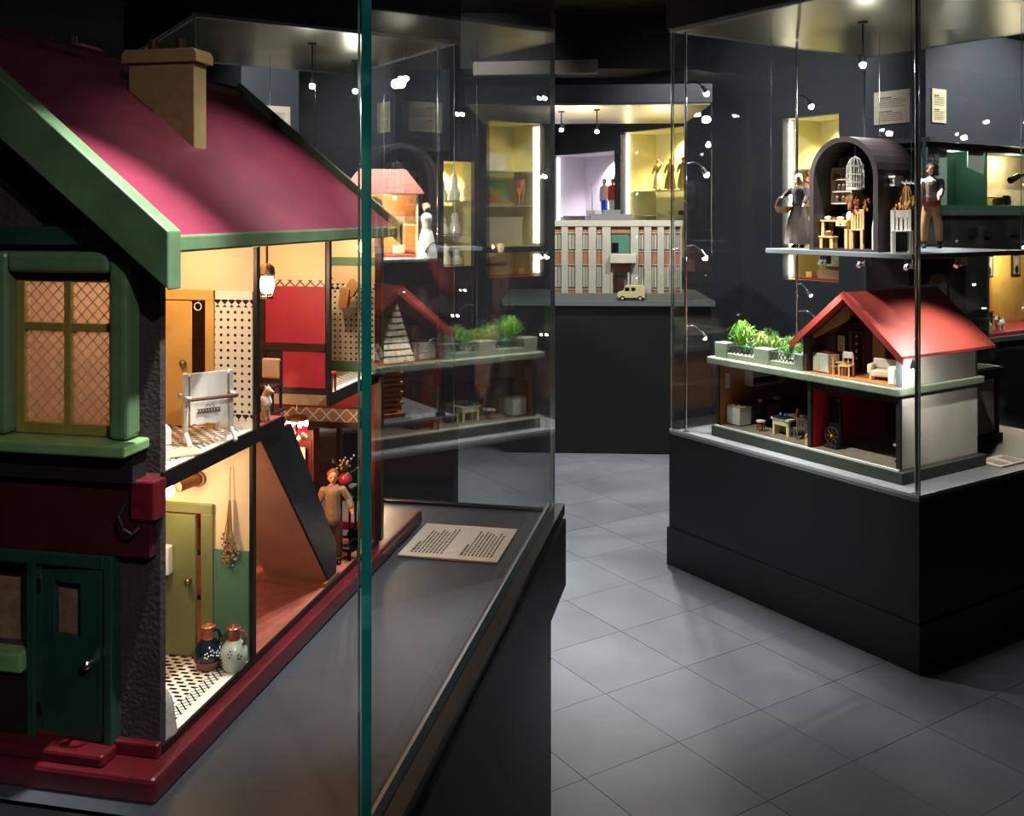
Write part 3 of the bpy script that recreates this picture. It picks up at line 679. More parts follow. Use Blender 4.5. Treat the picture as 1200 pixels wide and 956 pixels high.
# labels on the table
def label_card(name, label, fr, u0, v0, w, d, z, rot=0, m=cardm, tilt=0, rows=9, seed=1, cols=2, along='v'):
    t = thing(name, label, 'label', fr.at(u0, v0, z), fr.deg+rot)
    t.rotation_euler = (tilt, 0, t.rotation_euler[2])
    MB().box(0, w, 0, d, .001, .006).build('card', m, t, bevel=.001)
    rnd = random.Random(seed); mb = MB(); c0 = w/cols
    for c in range(cols):
        x = c*c0+c0*.22
        for r in range(rows):
            xr = x+r*c0*.075; big = r == 0
            y = d*.10; end = d*.42 if big else d*rnd.uniform(.70, .88)
            while y < end:
                L = d*rnd.uniform(.03, .09); L = min(L, end-y)
                hw = c0*(.030 if big else .018)
                mb.box(xr-hw, xr+hw, y, y+L, .006, .0063); y += L+d*.014
    mb.build('print', inkm, t); return t
label_card('info_card', 'beige printed text card lying on the grey table beside the dollhouse', HL, .040, .838, .216, .215, TZ, 0)

# ------------------------------------------------ things inside the house
def HA(u, v, z=TZ+GF): return HL.at(u, v, z)
UZ = TZ+UF
t = thing('towel_rack', 'white wooden towel rack with a printed towel in the tiled bathroom', 'towel rack', HA(-.020, .158, UZ), HL.deg+48)
for s in (-1, 1):
    x = s*.033
    MB().box(x-.003, x+.003, -.005, .005, .012, .104).box(x-.003, x+.003, -.020, .020, .066, .073).tube([(x, -.022, .0035), (x, -.016, .010), (x, 0, .022), (x, .016, .010), (x, .022, .0035)], .0035, 6).build('side_frame', whitep, t, bevel=.001)
for y, z in ((-.022, .0695), (.022, .0695), (0, .100)): MB().cyl((-.036, y, z), (.036, y, z), .0025, n=8).build('rod', mat('rod_brown', '6a4a38', .4) if z < .09 else whitep, t)
mb = MB()
n = 9
for i in range(n):
    for side, zb in ((-1, .030), (1, .045)):
        x0 = -.027+.054*i/n; x1 = -.027+.054*(i+1)/n; w0 = .0012*math.sin(i*1.9); w1 = .0012*math.sin((i+1)*1.9)
        mb.quad((x0, side*.004+w0, zb+w0), (x1, side*.004+w1, zb+w1), (x1, side*.003, .103), (x0, side*.003, .103))
o = mb.build('towel', mat('towel_cloth', 'efe9e0', .9), t); sm = o.modifiers.new('s', 'SOLIDIFY'); sm.thickness = .0012
MB().box(-.018, .016, -.0066, -.0056, .046, .0485).box(-.018, .016, -.0066, -.0056, .0515, .0525).build('print', inkm, t)
rr = random.Random(4); mb = MB()
for i in range(8): mb.box(-.0165+i*.0041, -.0140+i*.0041, -.0066, -.0056, .0490, .0512)
mb.tube([(-.006, -.0062, .054), (-.003, -.0062, .058), (.001, -.0062, .0555), (.004, -.0062, .059), (.007, -.0062, .054)], .0006, 5).build('print', inkm, t)
t = thing('white_bin', 'small white lidded bin at the edge of the tiled bathroom floor', 'bin', HA(-.036, .058, UZ), HL.deg)
MB().lathe([(.015, 0), (.017, .018), (.017, .021)], n=4).build('body', whitep, t, bevel=.001); MB().lathe([(.0175, .0215), (.0175, .040), (.014, .046)], n=4).build('lid', whitep, t, bevel=.001)
t = MB().box(-.035, .035, -.022, .022, .0005, .004).build('bath_mat', mat('mat_beige', 'c9a888', .95, bump=.8, bscale=300), loc=HA(-.035, .085, UZ), rot=HL.deg+40, bevel=.001, label='small beige bath mat on the tiled floor by the towel rack', cat='mat')
t = thing('wire_ring', 'tiny white wire ring hanging at the top of the yellow door casing', 'ring', HA(-.088, .2575, 1.356), HL.deg)
mb = MB(); mb.tube([(.006*math.cos(a*PI/6), -.008, .006*math.sin(a*PI/6)) for a in range(13)], .0009, 6).build('ring', whitep, t)
MB().tube([(0, -.008, .006), (0, -.004, .009), (0, -.0045, .012)], .0007, 5).build('hook', steel, t)
# collie
t = thing('dog_figurine', 'small collie dog figurine with white ruff sitting at the hall floor edge', 'figurine', HA(-.012, .318, UZ), HL.deg-15)
blob('body', [((0, 0, .012), (.002, 0, .030), .0085, .0085), ((.002, 0, .030), (.006, 0, .042), .008, .0065), ((.006, 0, .044), (.010, 0, .050), .0055, .006), ((.011, 0, .050), (.021, 0, .0475), .0045, .0018),
              ((.006, .004, .026), (.009, .004, .002), .003, .0022), ((.006, -.004, .026), (.009, -.004, .002), .003, .0022), ((-.004, .005, .010), (.004, .006, .002), .0042, .0022), ((-.004, -.005, .010), (.004, -.006, .002), .0042, .0022),
              ((-.008, 0, .006), (-.016, .002, .004), .0025, .0015), ((.008, .0035, .054), (.007, .0042, .058), .0018, .0007), ((.008, -.0035, .054), (.007, -.0042, .058), .0018, .0007)], mat('dog_tan', 'c9a184', .7), t, .0011)
blob('ruff', [((.005, 0, .036), (.008, 0, .030), .0085, .008), ((.0085, 0, .030), (.0085, 0, .022), .0062, .004)], mat('dog_white', 'ece6de', .8), t, .0012)
blob('saddle', [((-.0015, 0, .016), (.0, 0, .030), .0092, .0088)], mat('dog_black', '151316', .8), t, .0012)
# chair with bag behind the dog
t = thing('wooden_chair', 'dark wooden chair with a beige cloth over its back in the hall', 'chair', HA(-.048, .405, UZ-.0), HL.deg)
for x in (-.018, .018):
    for y in (-.016, .016): MB().box(x-.002, x+.002, y-.002, y+.002, 0, .038 if y < 0 else .08).build('leg', wood, t)
MB().box(-.021, .021, -.02, .02, .038, .042).build('seat', wood, t); MB().box(-.016, .016, .0145, .0175, .055, .078).build('backrest', wood, t)
MB().box(-.015, .017, .012, .0205, .050, .084).build('cloth', mat('cloth_beige', 'b08f76', .9, bump=.4), t, bevel=.002)
MB().box(-.30, -.02, .38, .435, UF-.003, UF).build('landing_board', wood, house)
# rear upper room
t = thing('red_stool', 'small red painted stool at the edge of the rear tiled room', 'stool', HA(-.010, .585, UZ), HL.deg)
MB().box(-.014, .012, -.012, .012, .032, .036).build('seat', mat('red_paint', 'b5321e', .4), t)
for x in (-.011, .009):
    for y in (-.009, .009): MB().box(x-.0018, x+.0018, y-.0018, y+.0018, 0, .032).build('leg', mat('red_paint', 'b5321e', .4), t)
for i, (u, z, r, w, h) in enumerate(((-.052, 1.327, 12, .020, .042), (-.036, 1.346, 35, .024, .030))):
    t = MB().box(-w/2, w/2, -.008, .006, -h/2, h/2).build('paper_box', mat('kraft_paper', 'b98a5c', .8, var=.1), loc=HA(u, .775, z), bevel=.001, label=('tan folded paper box hung on the tiled rear wall, lower one', 'tan folded paper box tilted on the tiled rear wall, upper one')[i], cat='box', group='paper boxes on the rear wall')
    t.rotation_euler = (math.radians(8), math.radians(r), math.radians(HL.deg))
t = thing('lace_curtain', 'bunched white lace curtain hanging by the tiled rear room wall', 'curtain', HA(-.085, .74, 1.365), HL.deg)
mb = MB(); pts = []
for i in range(9):
    x0 = -.016+i*.004; mb.tube([(x0, .004*math.sin(i*2.2), 0), (x0+.001, .005*math.sin(i*2.2+.5), -.03), (x0*.7, .004*math.sin(i*2+1), -.06), (x0*.5, .003*math.sin(i), -.085)], [.0032, .0036, .0034, .0028], 6)
mb.build('folds', mat('lace_white', 'ddd5ca', .8, bump=.5, bscale=200), t, smooth=True); MB().cyl((-.02, 0, .003), (.02, 0, .003), .0018, n=8).build('rod', brass, t)
t = thing('wall_basin', 'small white wall basin with dark rim on the tiled rear wall', 'basin', HA(-.052, .80, 1.300), HL.deg)
MB().lathe([(.003, -.014), (.012, -.006), (.017, .004), (.018, .006), (.015, .005)], (0, -.006, 0), 18).build('bowl', whitep, t, smooth=True); MB().box(-.012, .012, .006, .0105, .002, .016).build('back_plate', whitep, t, bevel=.001); MB().cyl((0, .006, .012), (0, -.002, .010), .0016, n=8).build('tap', steel, t)
# jugs
def jug(u, v, rot, label, m_body, m_neck, spots, sm, band=None):
    t = thing('jug', label, 'jug', HA(u, v), HL.deg+rot, 'pottery jugs by the green dado')
    MB().lathe([(.013, 0), (.017, .006), (.0205, .018), (.020, .030), (.014, .040), (.0095, .045)], n=24).build('body', m_body, t, smooth=True)
    MB().lathe([(.0095, .045), (.0082, .048), (.0090, .060), (.0105, .0625), (.0085, .064), (.0065, .060)], n=20).build('neck', m_neck, t, smooth=True)
    MB().tube([(.009, 0, .058), (.016, 0, .058), (.019, 0, .050), (.017, 0, .040), (.0135, 0, .037)], .0026, 8).build('handle', m_neck if band is None else m_body, t, smooth=True)
    if band: MB().lathe([(.0142, 0), (.0180, .006), (.0208, .014), (.0195, .014)], n=24).build('foot_band', band, t, smooth=True)
    mb = MB()
    for a, z, k in spots:
        for j in range(k):
            b = a+.13*math.cos(j*2*PI/k); zz = z+.0036*math.sin(j*2*PI/k); r = .0213 if zz < .026 else .0205-.5*(zz-.028)
            mb.sph((r*math.cos(b)*.98, r*math.sin(b)*.98, zz), .0014, 6, 4)
    mb.build('flower_print', sm, t); return t
jug(-.050, .213, 0, 'dark blue glazed jug with white flowers and terracotta neck', mat('glaze_blue', '14202e', .15), mat('terracotta', 'a05a34', .35), [(-1.2+i*.42, .026+.003*(i % 2), 5) for i in range(6)], mat('glaze_white', 'dfe6ea', .2), band=mat('terracotta_raw', '7a4a34', .6))
jug(-.010, .216, 0, 'pale grey green jug with dark flowers and brown lip', mat('glaze_pale', 'b8c2b2', .15), mat('glaze_rust', '8f4a34', .25), [(-2.2, .017, 6), (-.7, .026, 5), (-1.4, .03, 4)], mat('glaze_dark', '2a3036', .2))
# draped cloth, dried bunch, phone
t = thing('draped_figure', 'small grey draped cloth form standing at the tiled floor edge', 'cloth', HA(-.016, .030), HL.deg)
MB().lathe([(.020, 0), (.018, .012), (.016, .03), (.013, .045), (.008, .055), (.003, .058)], n=18).build('drape', mat('cloth_grey', '9a918c', .9, var=.15, bump=.6, bscale=90), t, smooth=True)
t = thing('dried_bunch', 'dried flower bunch hanging upside down on the cream wall beside the olive door', 'dried flowers', HA(-.030, .2445, 1.062), HL.deg)
rr = random.Random(5); mb = MB(); mb2 = MB()
for i in range(16):
    x = rr.uniform(-.008, .008); y = -rr.uniform(.002, .007); L = rr.uniform(.06, .085)
    mb.tube([(x*.2, -.003, 0), (x*.5, y, -L*.6), (x*1.2, y, -L)], .0007, 5)
    for k in range(5): mb2.sph((x*1.3+rr.uniform(-.004, .004), y+rr.uniform(-.0015, .0015), -L-rr.uniform(-.012, .022)), .0019, 6, 4)
mb.build('stems', mat('straw', '9a7a4a', .8), t); mb2.build('blossoms', mat('dried_petals', 'a37c5a', .9, var=.35, scale=300), t)
MB().tube([(0, -.003, -.002), (0, -.002, .028), (0, -.0006, .05)], .0006, 5).build('string', mat('straw', '9a7a4a', .8), t)
t = thing('wall_phone', 'cream wall telephone box on the olive door side of the kitchen', 'telephone', HA(-.130, .222, .968), HL.deg)
MB().box(-.008, .008, 0, .0145, -.022, .022).build('body', whitep, t, bevel=.002); MB().cyl((-.004, -.004, -.012), (-.004, -.004, .014), .004, n=10).build('receiver', whitep, t, smooth=True)
# living room: chandelier, paper, vase, stool, framed print, cabinet
t = thing('chandelier', 'glowing candle chandelier with red candle sleeves in the living room', 'chandelier', HA(-.080, .60, TZ+UF-.021), HL.deg)
MB().tube([(0, 0, 0), (0, 0, -.03)], .0015, 6).build('chain', brass, t)
MB().lathe([(.004, -.028), (.018, -.032), (.020, -.038), (.016, -.040)], n=18).build('crown', mat('dark_brass', '6a4c30', .4, .8), t, smooth=True)
for i in range(6):
    a = i*PI/3+.2; x, y = .017*math.cos(a), .017*math.sin(a)
    c = MB().cyl((x, y, -.064), (x, y, -.050), .0028, n=8).build('candle', mat('candle_red', 'd01040', .3, emit=.6, ecol=(1, .02, .06)), t)
    MB().sph((x, y, -.045), (.0045, .0045, .007), 8, 6).build('flame_bulb', RBULB, c)
    MB().sph((x, y, -.067), .0042, 8, 6).build('cup', mat('porcelain', 'e8d8d0', .2), c)
MB().lathe([(.003, -.080), (.010, -.076), (.017, -.070), (.019, -.068), (.012, -.069)], n=18).build('ring', brass, t, smooth=True)
pt(-.08, .585, 1.07, 2.0, (1, .48, .26), .015)
t = MB().box(-.011, .011, -.001, .001, -.036, .022).build('paper_sheet', mat('old_paper', 'c9ab8a', .8), loc=HA(-.092, .64, 1.025), rot=HL.deg, label='beige paper sheet pinned below the chandelier', cat='paper')
t = thing('tall_cupboard', 'dark red brown cupboard standing below the chandelier', 'cupboard', HA(-.102, .675), HL.deg)
MB().box(-.022, .030, -.015, .015, 0, .26).build('body', mat('red_brown', '3d1512', .4), t, bevel=.002); MB().box(-.018, .026, -.018, -.015, .02, .24).build('door', mat('red_brown2', '4a1c16', .35), t, bevel=.001)
t = thing('flower_vase', 'pink round vase of pale dried flowers on a black stand', 'vase', HA(-.040, .745, TZ+GF+.13), HL.deg)
MB().lathe([(.006, 0), (.013, .006), (.015, .014), (.011, .022), (.008, .025)], n=18).build('vase', mat('vase_pink', 'a83a48', .2), t, smooth=True)
rr = random.Random(9); mb = MB(); mb2 = MB()
for i in range(26):
    a = rr.uniform(0, 6.28); r = rr.uniform(.006, .028); h = rr.uniform(.035, .062)
    mb.tube([(0, 0, .022), (r*.4*math.cos(a), r*.4*math.sin(a), h*.7), (r*math.cos(a), r*math.sin(a), h)], .0006, 4); mb2.sph((r*math.cos(a), r*math.sin(a), h), .0022, 6, 4)
mb.build('stems', mat('stem_olive', '5a5a38', .8), t); mb2.build('blossoms', mat('blossom_pale', 'd8cfc0', .8), t)
t = thing('plant_stand', 'black wooden stand carrying the pink vase by the rear window', 'stand', HA(-.040, .745), HL.deg)
for x in (-.016, .016):
    for y in (-.016, .016): MB().box(x-.002, x+.002, y-.002, y+.002, 0, .125).build('leg', blackm, t)
MB().box(-.021, .021, -.021, .021, .125, .13).build('top', blackm, t); MB().box(-.019, .019, -.019, .019, .03, .034).build('shelf', blackm, t)
t = thing('black_chair', 'low black armchair with curled arms beside the man doll', 'chair', HA(-.014, .70), HL.deg-20)
MB().box(-.014, .014, -.014, .014, .016, .022).build('seat', blackm, t)
for x in (-.012, .012):
    for y in (-.012, .012): MB().box(x-.0018, x+.0018, y-.0018, y+.0018, 0, .016).build('leg', blackm, t)
for x in (-.014, .014): MB().tube([(x, -.012, .02), (x, -.014, .036), (x, -.004, .042), (x, .010, .038), (x, .013, .046)], .0018, 6).build('arm', blackm, t)
MB().box(-.013, .013, .012, .015, .022, .055).build('backrest', blackm, t, bevel=.002)
t = thing('framed_print', 'dark framed print leaning on the floor behind the stair', 'picture', HA(-.175, .45), HL.deg)
MB().box(-.03, .03, -.004, .004, .0, .09).build('frame', wood, t, bevel=.002); MB().box(-.024, .024, -.0055, -.0045, .010, .080).build('print', mat('print_tan', '8a5a40', .6, var=.4, scale=90), t)
#PART3
# ================================================================== SMALL RED ROOFED HOUSE WITH TERRACE (right case)
T2 = .57
hgreen = mat('house_grey_green', '6f7a66', .6, var=.12, scale=20, bump=.2)
dkgreen = mat('house_dark_green', '2c342d', .55, var=.15)
stucco = mat('stucco_white', 'cfc6b8', .75, var=.08, scale=12, bump=.12, bscale=90)
redroof = mat('roof_red', '923c32', .45, var=.16, scale=9, bump=.1)
beige = mat('gable_beige', 'c9a06a', .6); plum = mat('plum_panel', '4a3440', .6, var=.15)
parquet = mat('floor_orange_wood', 'b5723a', .4, var=.2, scale=30, stretch=(6, 1, 1))
orange = mat('wall_orange', 'b9713f', .6); greyw = mat('wall_grey', '6a675f', .6); pale_wood = mat('pale_wood', 'd9b27a', .45, var=.12, scale=40)
redin = mat('red_interior', 'c4102c', .6); blackin = mat('black_interior', '151214', .7); ivory = mat('ivory_paint', 'd8cfa8', .45); whitef = mat('white_furniture', 'e4dfd6', .4)
r2 = thing('dollhouse', 'small white dollhouse with red gable roof, open front and planted terrace', 'dollhouse', RV.at(0, 0, T2), 32.9)
F = .047; S0 = .300; S1 = .330; X0 = .11; X1 = .565; YR = .148; YM = .540; YL = 1.030
MB().box(X0-.018, X1+.025, YR-.02, YL+.012, 0, F-.006).build('plinth', dkgreen, r2, bevel=.002)
MB().box(X0, X1, YR, YL, F-.006, F).build('ground_floor', mat('kitchen_floor', '8f8472', .5, var=.2, scale=40), r2)
MB().box(X0-.012, X0, YR, YL, F-.010, F).build('threshold', whitef, r2)
# walls
MB().box(X0, X1, YR, YR+.014, F, S0).build('side_wall', stucco, r2)
MB().box(X1-.012, X1, YR+.014, YL-.014, F, S0).build('back_wall', greyw, r2)
mb = MB(); MB().box(X0, X1, YL-.014, YL, F, S0).build('side_wall', orange, r2)
MB().box(X0-.002, X0+.008, YL-.014, YL+.001, F, S0).build('edge_post', blackin, r2)
MB().box(X0-.002, X1-.012, YM-.008, YM+.008, F, S0).build('partition', blackin, r2)
MB().box(X0-.002, X0+.008, YR-.001, YR+.016, F, S0).build('edge_post', blackin, r2)
MB().box(X0+.008, X0+.010, YR+.014, YM-.008, S0-.03, S0).build('curtain_rail', blackin, r2)
MB().box(X0+.01, X1-.014, YM-.010, YM-.008, F, S0).build('red_lining', redin, r2)
MB().box(X1-.014, X1-.012, YR+.016, YM-.010, F, S0).build('red_lining', mat('red_dark', '5a0c18', .7), r2)
mb = MB()
for i in range(14): mb.cyl((X0+.14, YR+.03+i*.006, F+.12), (X0+.14, YR+.03+i*.006, S0-.002), .0038, n=6)
mb.build('red_curtain', mat('red_velvet', 'b0102a', .7), r2, smooth=True)
# slab / terrace
MB().box(X0-.030, X1+.030, YR-.012, YL+.030, S0, S1).build('floor_slab', hgreen, r2, bevel=.006, seg=3)
MB().box(X0-.005, X1, YR+.014, YM+.030, S1, S1+.002).build('parquet', parquet, r2)
for y0, y1 in ((YL-.065, YL+.005), (.737, .818), (YM+.028, .610)):
    MB().box(X0-.006, X0+.050, y0, y1, S1, S1+.062).build('parapet_post', hgreen, r2, bevel=.003)
for y0, y1 in ((.818, YL-.065), (.610, .737)):
    MB().box(X0-.004, X0+.046, y0, y1, S1, S1+.022).build('parapet', hgreen, r2, bevel=.002)
    mb = MB(); n = 7
    for i in range(n):
        a = y0+(y1-y0)*i/n; b = y0+(y1-y0)*(i+1)/n
        mb.tube([(X0+.006, a, S1+.022), (X0+.006, b, S1+.055)], .0016, 5).tube([(X0+.006, b, S1+.022), (X0+.006, a, S1+.055)], .0016, 5)
    mb.tube([(X0+.006, y0, S1+.056), (X0+.006, y1, S1+.056)], .002, 6)
    mb.build('railing', blackin, r2)
MB().box(X1-.02, X1, YM+.03, YL, S1, S1+.05).build('parapet', hgreen, r2)
MB().box(X0+.05, X1-.02, YL-.02, YL, S1, S1+.05).build('parapet', hgreen, r2)
# upper storey
UT = .460; RX0 = .085; RX1 = .636; AP = (.361, .645)
MB().box(X0, X1, YR, YR+.014, S1, UT).build('side_wall', stucco, r2)
MB().box(X0, X1, YM+.016, YM+.030, S1, UT).build('side_wall', plum, r2)
MB().prism([(YR, S1), (YM+.03, S1), (YM+.03, UT), (.361, .625), (YR, UT)], 'x', X1-.012, X1).build('back_wall', greyw, r2)
MB().prism([(.395, S1), (YM+.016, S1), (YM+.016, UT-.005), (.50, UT+.055), (.395, UT+.055)], 'x', .28, .288).build('inner_partition', plum, r2)
MB().box(X0-.002, X0+.010, YR-.001, YR+.016, S1, UT).build('edge_post', mat('post_grey', '565a60', .5), r2)
MB().prism([(.36, .60), (.582, UT-.028), (.582, UT-.020), (.361, .628), (.140, UT-.020), (.14, UT-.028)], 'x', X0-.004, X0+.003)
th = .012
for nm, e0 in (('roof_slope', .120), ('roof_slope', .604)):
    q = [(AP[0], AP[1]), (AP[0], AP[1]-.016), (e0, UT-.018-.010), (e0, UT-.018)] if e0 < AP[0] else [(AP[0], AP[1]-.016), (AP[0], AP[1]), (e0, UT-.018), (e0, UT-.028)]
    MB().prism(q, 'x', RX0, RX1).build(nm, redroof, r2)
    s = 1 if e0 < AP[0] else -1
    q2 = [(AP[0], AP[1]+.004), (AP[0], AP[1]-.024), (e0-.003*s, UT-.046), (e0-.003*s, UT-.018)]
    if s < 0: q2 = q2[::-1]
    MB().prism(q2, 'x', RX0-.010, RX0).build('barge_board', mat('barge_red', '8c2f28', .5), r2)
MB().prism([(AP[0], AP[1]-.020), (.395, .600), (.395, .54), (.585, UT-.024), (.585, UT-.016)], 'x', .15, .158).build('gable_panel', beige, r2)
MB().box(X1, X1+.028, YR+.02, YR+.05, S1+.0, S1+.06).build('vent_box', dkgreen, r2)
# carved panel, picture, wall things (flat parts of the room)
t = thing('carved_panel', 'dark carved openwork door panel leaning on the plum wall', 'panel', RV.at(.272, .452, T2+S1+.002), 32.9)
MB().box(-.004, .006, -.034, -.026, 0, .150).box(-.004, .006, .026, .034, 0, .150).box(-.004, .006, -.026, .026, .142, .150).build('frame', mat('frame_wood', '6a4a2c', .5), t)
mb = MB()
for i in range(9):
    z = .012+i*.0145
    for s in (-1, 1): mb.tube([(0, 0, z), (0, s*.010, z+.010), (0, s*.020, z+.004), (0, s*.022, z-.006), (0, s*.012, z-.006)], .0022, 5)
mb.box(.001, .003, -.025, .025, .0, .142).build('carving', mat('carving_brown', '3a2418', .5), t)
mb = MB()
for i in range(5): mb.sph((-.003, 0, .02+i*.028), (.002, .005, .006), 8, 5)
mb.build('studs', mat('stud_pale', 'b89a70', .4), t)
t = thing('wall_picture', 'bright framed yellow picture on the plum wall above the white cabinet', 'picture', RV.at(.274, .527, T2+.40), 32.9)
MB().box(0, .005, -.020, .018, -.005, .062).build('frame', blackin, t); MB().box(-.0012, -.0002, -.017, .015, -.002, .059).build('print', mat('picture_yellow', 'e0c083', .6, var=.35, scale=120), t)
# upper room furniture
def simple_table(name, label, cat, loc, rot, w, d, h, m, top=.006, leg=.006, group=None):
    t = thing(name, label, cat, loc, rot, group)
    MB().box(-w/2, w/2, -d/2, d/2, h-top, h).build('top', m, t, bevel=.001)
    for x in (-1, 1):
        for y in (-1, 1):
            cx, cy = x*(w/2-leg*.8), y*(d/2-leg*.8); MB().box(cx-leg/2, cx+leg/2, cy-leg/2, cy+leg/2, 0, h-top).build('leg', m, t)
    return t
def chair(name, label, loc, rot, w, sh, bh, m, slats=3, leg=.005, group=None, lean=.0):
    t = thing(name, label, 'chair', loc, rot, group)
    MB().box(-w/2, w/2, -w/2, w/2, sh-.005, sh).build('seat', m, t, bevel=.001)
    for x in (-1, 1):
        cx = x*(w/2-leg/2)
        MB().box(cx-leg/2, cx+leg/2, -w/2, -w/2+leg, 0, sh-.005).build('leg', m, t)
        MB().box(cx-leg/2, cx+leg/2, w/2-leg, w/2, 0, bh).build('leg', m, t)
    MB().box(-w/2+leg, w/2-leg, w/2-leg*.8, w/2-leg*.2, bh-leg*2.2, bh).build('top_rail', m, t)
    for i in range(slats):
        cx = -w/2+leg+(w-2*leg)*(i+.5)/slats; sw = w*.07
        MB().box(cx-sw, cx+sw, w/2-leg*.7, w/2-leg*.3, sh, bh-leg*2.2).build('slat', m, t)
    return t
UP = T2+S1+.002
t = thing('side_cabinet', 'white two door side cabinet under the framed yellow picture', 'cabinet', RV.at(.155, .500, UP), 32.9-8)
MB().box(-.028, .028, -.040, .040, .004, .068).build('body', whitef, t, bevel=.001); MB().box(-.030, .030, -.042, .042, .068, .072).build('top', whitef, t)
for s in (-1, 1): MB().box(-.0295, -.028, s*.020-.018, s*.020+.018, .008, .064).build('door', mat('door_greenish', 'c3c6ae', .5), t)
for s in (-1, 1): MB().box(-.026, .026, s*.036-.004, s*.036+.004, 0, .004).build('foot', pale_wood, t)
t = thing('gramophone', 'dark red record player on top of the white side cabinet', 'record player', RV.at(.155, .492, UP+.072), 32.9-8)
MB().box(-.022, .022, -.030, .030, 0, .010).build('body', mat('rec_red', '5a2020', .4), t, bevel=.002); MB().cyl((0, 0, .010), (0, 0, .012), .018, n=20).build('record', blackin, t); MB().tube([(.016, .024, .010), (.016, .024, .018), (.0, .010, .015)], .0015, 5).build('tone_arm', steel, t)
simple_table('small_table', 'small light wooden table between two small chairs upstairs', 'table', RV.at(.18, .437, UP), 32.9, .055, .055, .045, pale_wood, leg=.005)
chair('small_chair', 'pale wooden chair with a white cloth on its back upstairs', RV.at(.150, .405, UP), 32.9-75, .042, .040, .080, pale_wood, 1)
ch = thing('chair_cloth', 'white cloth hung on the back of the pale wooden chair', 'cloth', RV.at(.150, .405, UP), 32.9-75)
MB().box(-.018, .018, .0125, .0235, .062, .0865).build('fold', whitef, ch, bevel=.003)
chair('small_chair', 'low light wooden chair beside the white side cabinet', RV.at(.150, .450, UP), 32.9+60, .038, .034, .066, pale_wood, 2)
t = thing('wardrobe', 'tall cream wardrobe with a dark wooden side upstairs', 'wardrobe', RV.at(.32, .375, UP), 32.9-10)
MB().box(-.03, .03, -.045, .030, .006, .175).build('body', mat('wardrobe_cream', 'bfae94', .5), t, bevel=.001); MB().box(-.034, -.030, -.042, .027, .012, .17).build('door', mat('wardrobe_cream2', 'cdbda2', .5), t, bevel=.001)
MB().box(-.03, .03, -.049, -.045, .006, .175).build('side_panel', mat('walnut', '5a4432', .5, var=.3, scale=30, stretch=(1, 1, 5)), t); MB().box(-.03, .03, -.047, .028, 0, .006).build('plinth', blackin, t)
t = thing('small_sofa', 'cream upholstered sofa with round arms near the stucco wall', 'sofa', RV.at(.20, .262, UP), 32.9+20)
sofm = mat('sofa_cream', 'd8ccb4', .8, bump=.3)
MB().box(-.03, .035, -.060, .060, .012, .036).build('seat', sofm, t, bevel=.005); MB().box(.02, .035, -.060, .060, .036, .072).build('backrest', sofm, t, bevel=.005)
for s in (-1, 1):
    MB().box(-.032, .03, s*.058-.008, s*.058+.008, .02, .056).build('arm', sofm, t, bevel=.006)
    for x in (-.026, .028): MB().cyl((x, s*.055, 0), (x, s*.055, .014), .004, n=8).build('foot', pale_wood, t)
t = thing('bed_table', 'white bedside chest at the right edge of the upper room', 'chest', RV.at(.135, .185, UP), 32.9)
MB().box(-.016, .022, -.016, .02, .002, .062).build('body', whitef, t, bevel=.002); MB().box(-.018, -.016, -.013, .017, .034, .058).build('drawer', whitef, t); MB().sph((-.0195, .002, .046), .002, 8, 5).build('knob', brass, t)
# kitchen
KF = T2+F
t = thing('white_cooker', 'white kitchen cooker with corrugated front under the orange wall', 'cooker', RV.at(.185, .972, KF), 32.9)
mb = MB().box(-.034, .030, -.036, .036, .004, .075)
for i in range(9): mb.cyl((-.034, -.032+i*.008, .006), (-.034, -.032+i*.008, .070), .0035, n=6)
mb.build('body', whitef, t); MB().box(-.036, .032, -.038, .038, .075, .079).build('top', mat('cooker_top', 'b59a78', .4), t)
for y in (-.016, .016): MB().cyl((0, y, .079), (0, y, .081), .009, n=12).build('burner', blackin, t)
t = thing('kitchen_counter', 'long kitchen counter with teal and tan cupboard doors', 'counter', RV.at(.42, .93, KF), 32.9)
MB().box(-.18, .10, .030, .078, .004, .072).build('body', mat('counter_tan', '8a6a48', .5), t); MB().box(-.185, .10, .024, .080, .072, .079).build('worktop', mat('worktop_brown', '5a3c2a', .4), t)
for i, m in enumerate((mat('cup_teal', '4a605c', .5), mat('cup_tan', 'b08a58', .5), mat('cup_teal', '4a605c', .5))): MB().box(-.172+i*.09, -.092+i*.09, .0265, .030, .010, .068).build('door', m, t)
for i, (x, nm) in enumerate(((-.10, 'low'), (.0, 'wide'))):
    t = thing('kitchen_bowl', ('small cream cup on the dark kitchen worktop', 'wide white bowl on the dark kitchen worktop')[i], 'bowl', RV.at(.40+x, .965, KF+.079), 32.9)
    MB().lathe([(.005, 0), (.010+.006*i, .006), (.013+.009*i, .015), (.012+.009*i, .015), (.009+.005*i, .005)], n=16).build('bowl', whitef, t, smooth=True); MB().lathe([(.006, 0), (.006, .0018)], n=14).build('foot_ring', whitef, t)
t = thing('wall_shelf', 'white wall cupboard with an open dish compartment over the counter', 'cupboard', RV.at(.36, 1.016, KF+.150), 32.9)
mb = MB().box(-.10, .10, -.045, -.002, 0, .005).box(-.10, .10, -.045, -.002, .065, .070).box(-.10, -.095, -.045, -.002, .005, .065).box(.095, .10, -.045, -.002, .005, .065).box(-.095, .095, -.045, -.002, .038, .041).build('carcass', whitef, t)
MB().box(-.095, .095, -.046, -.043, .041, .065).build('flap', mat('flap_wood', 'a5764a', .5), t)
MB().box(-.095, .095, -.005, -.002, .005, .038).build('back', blackin, t)
t = thing('hand_towel', 'pale striped hand towel hanging on the orange kitchen wall', 'towel', RV.at(.155, 1.0145, KF+.150), 32.9)
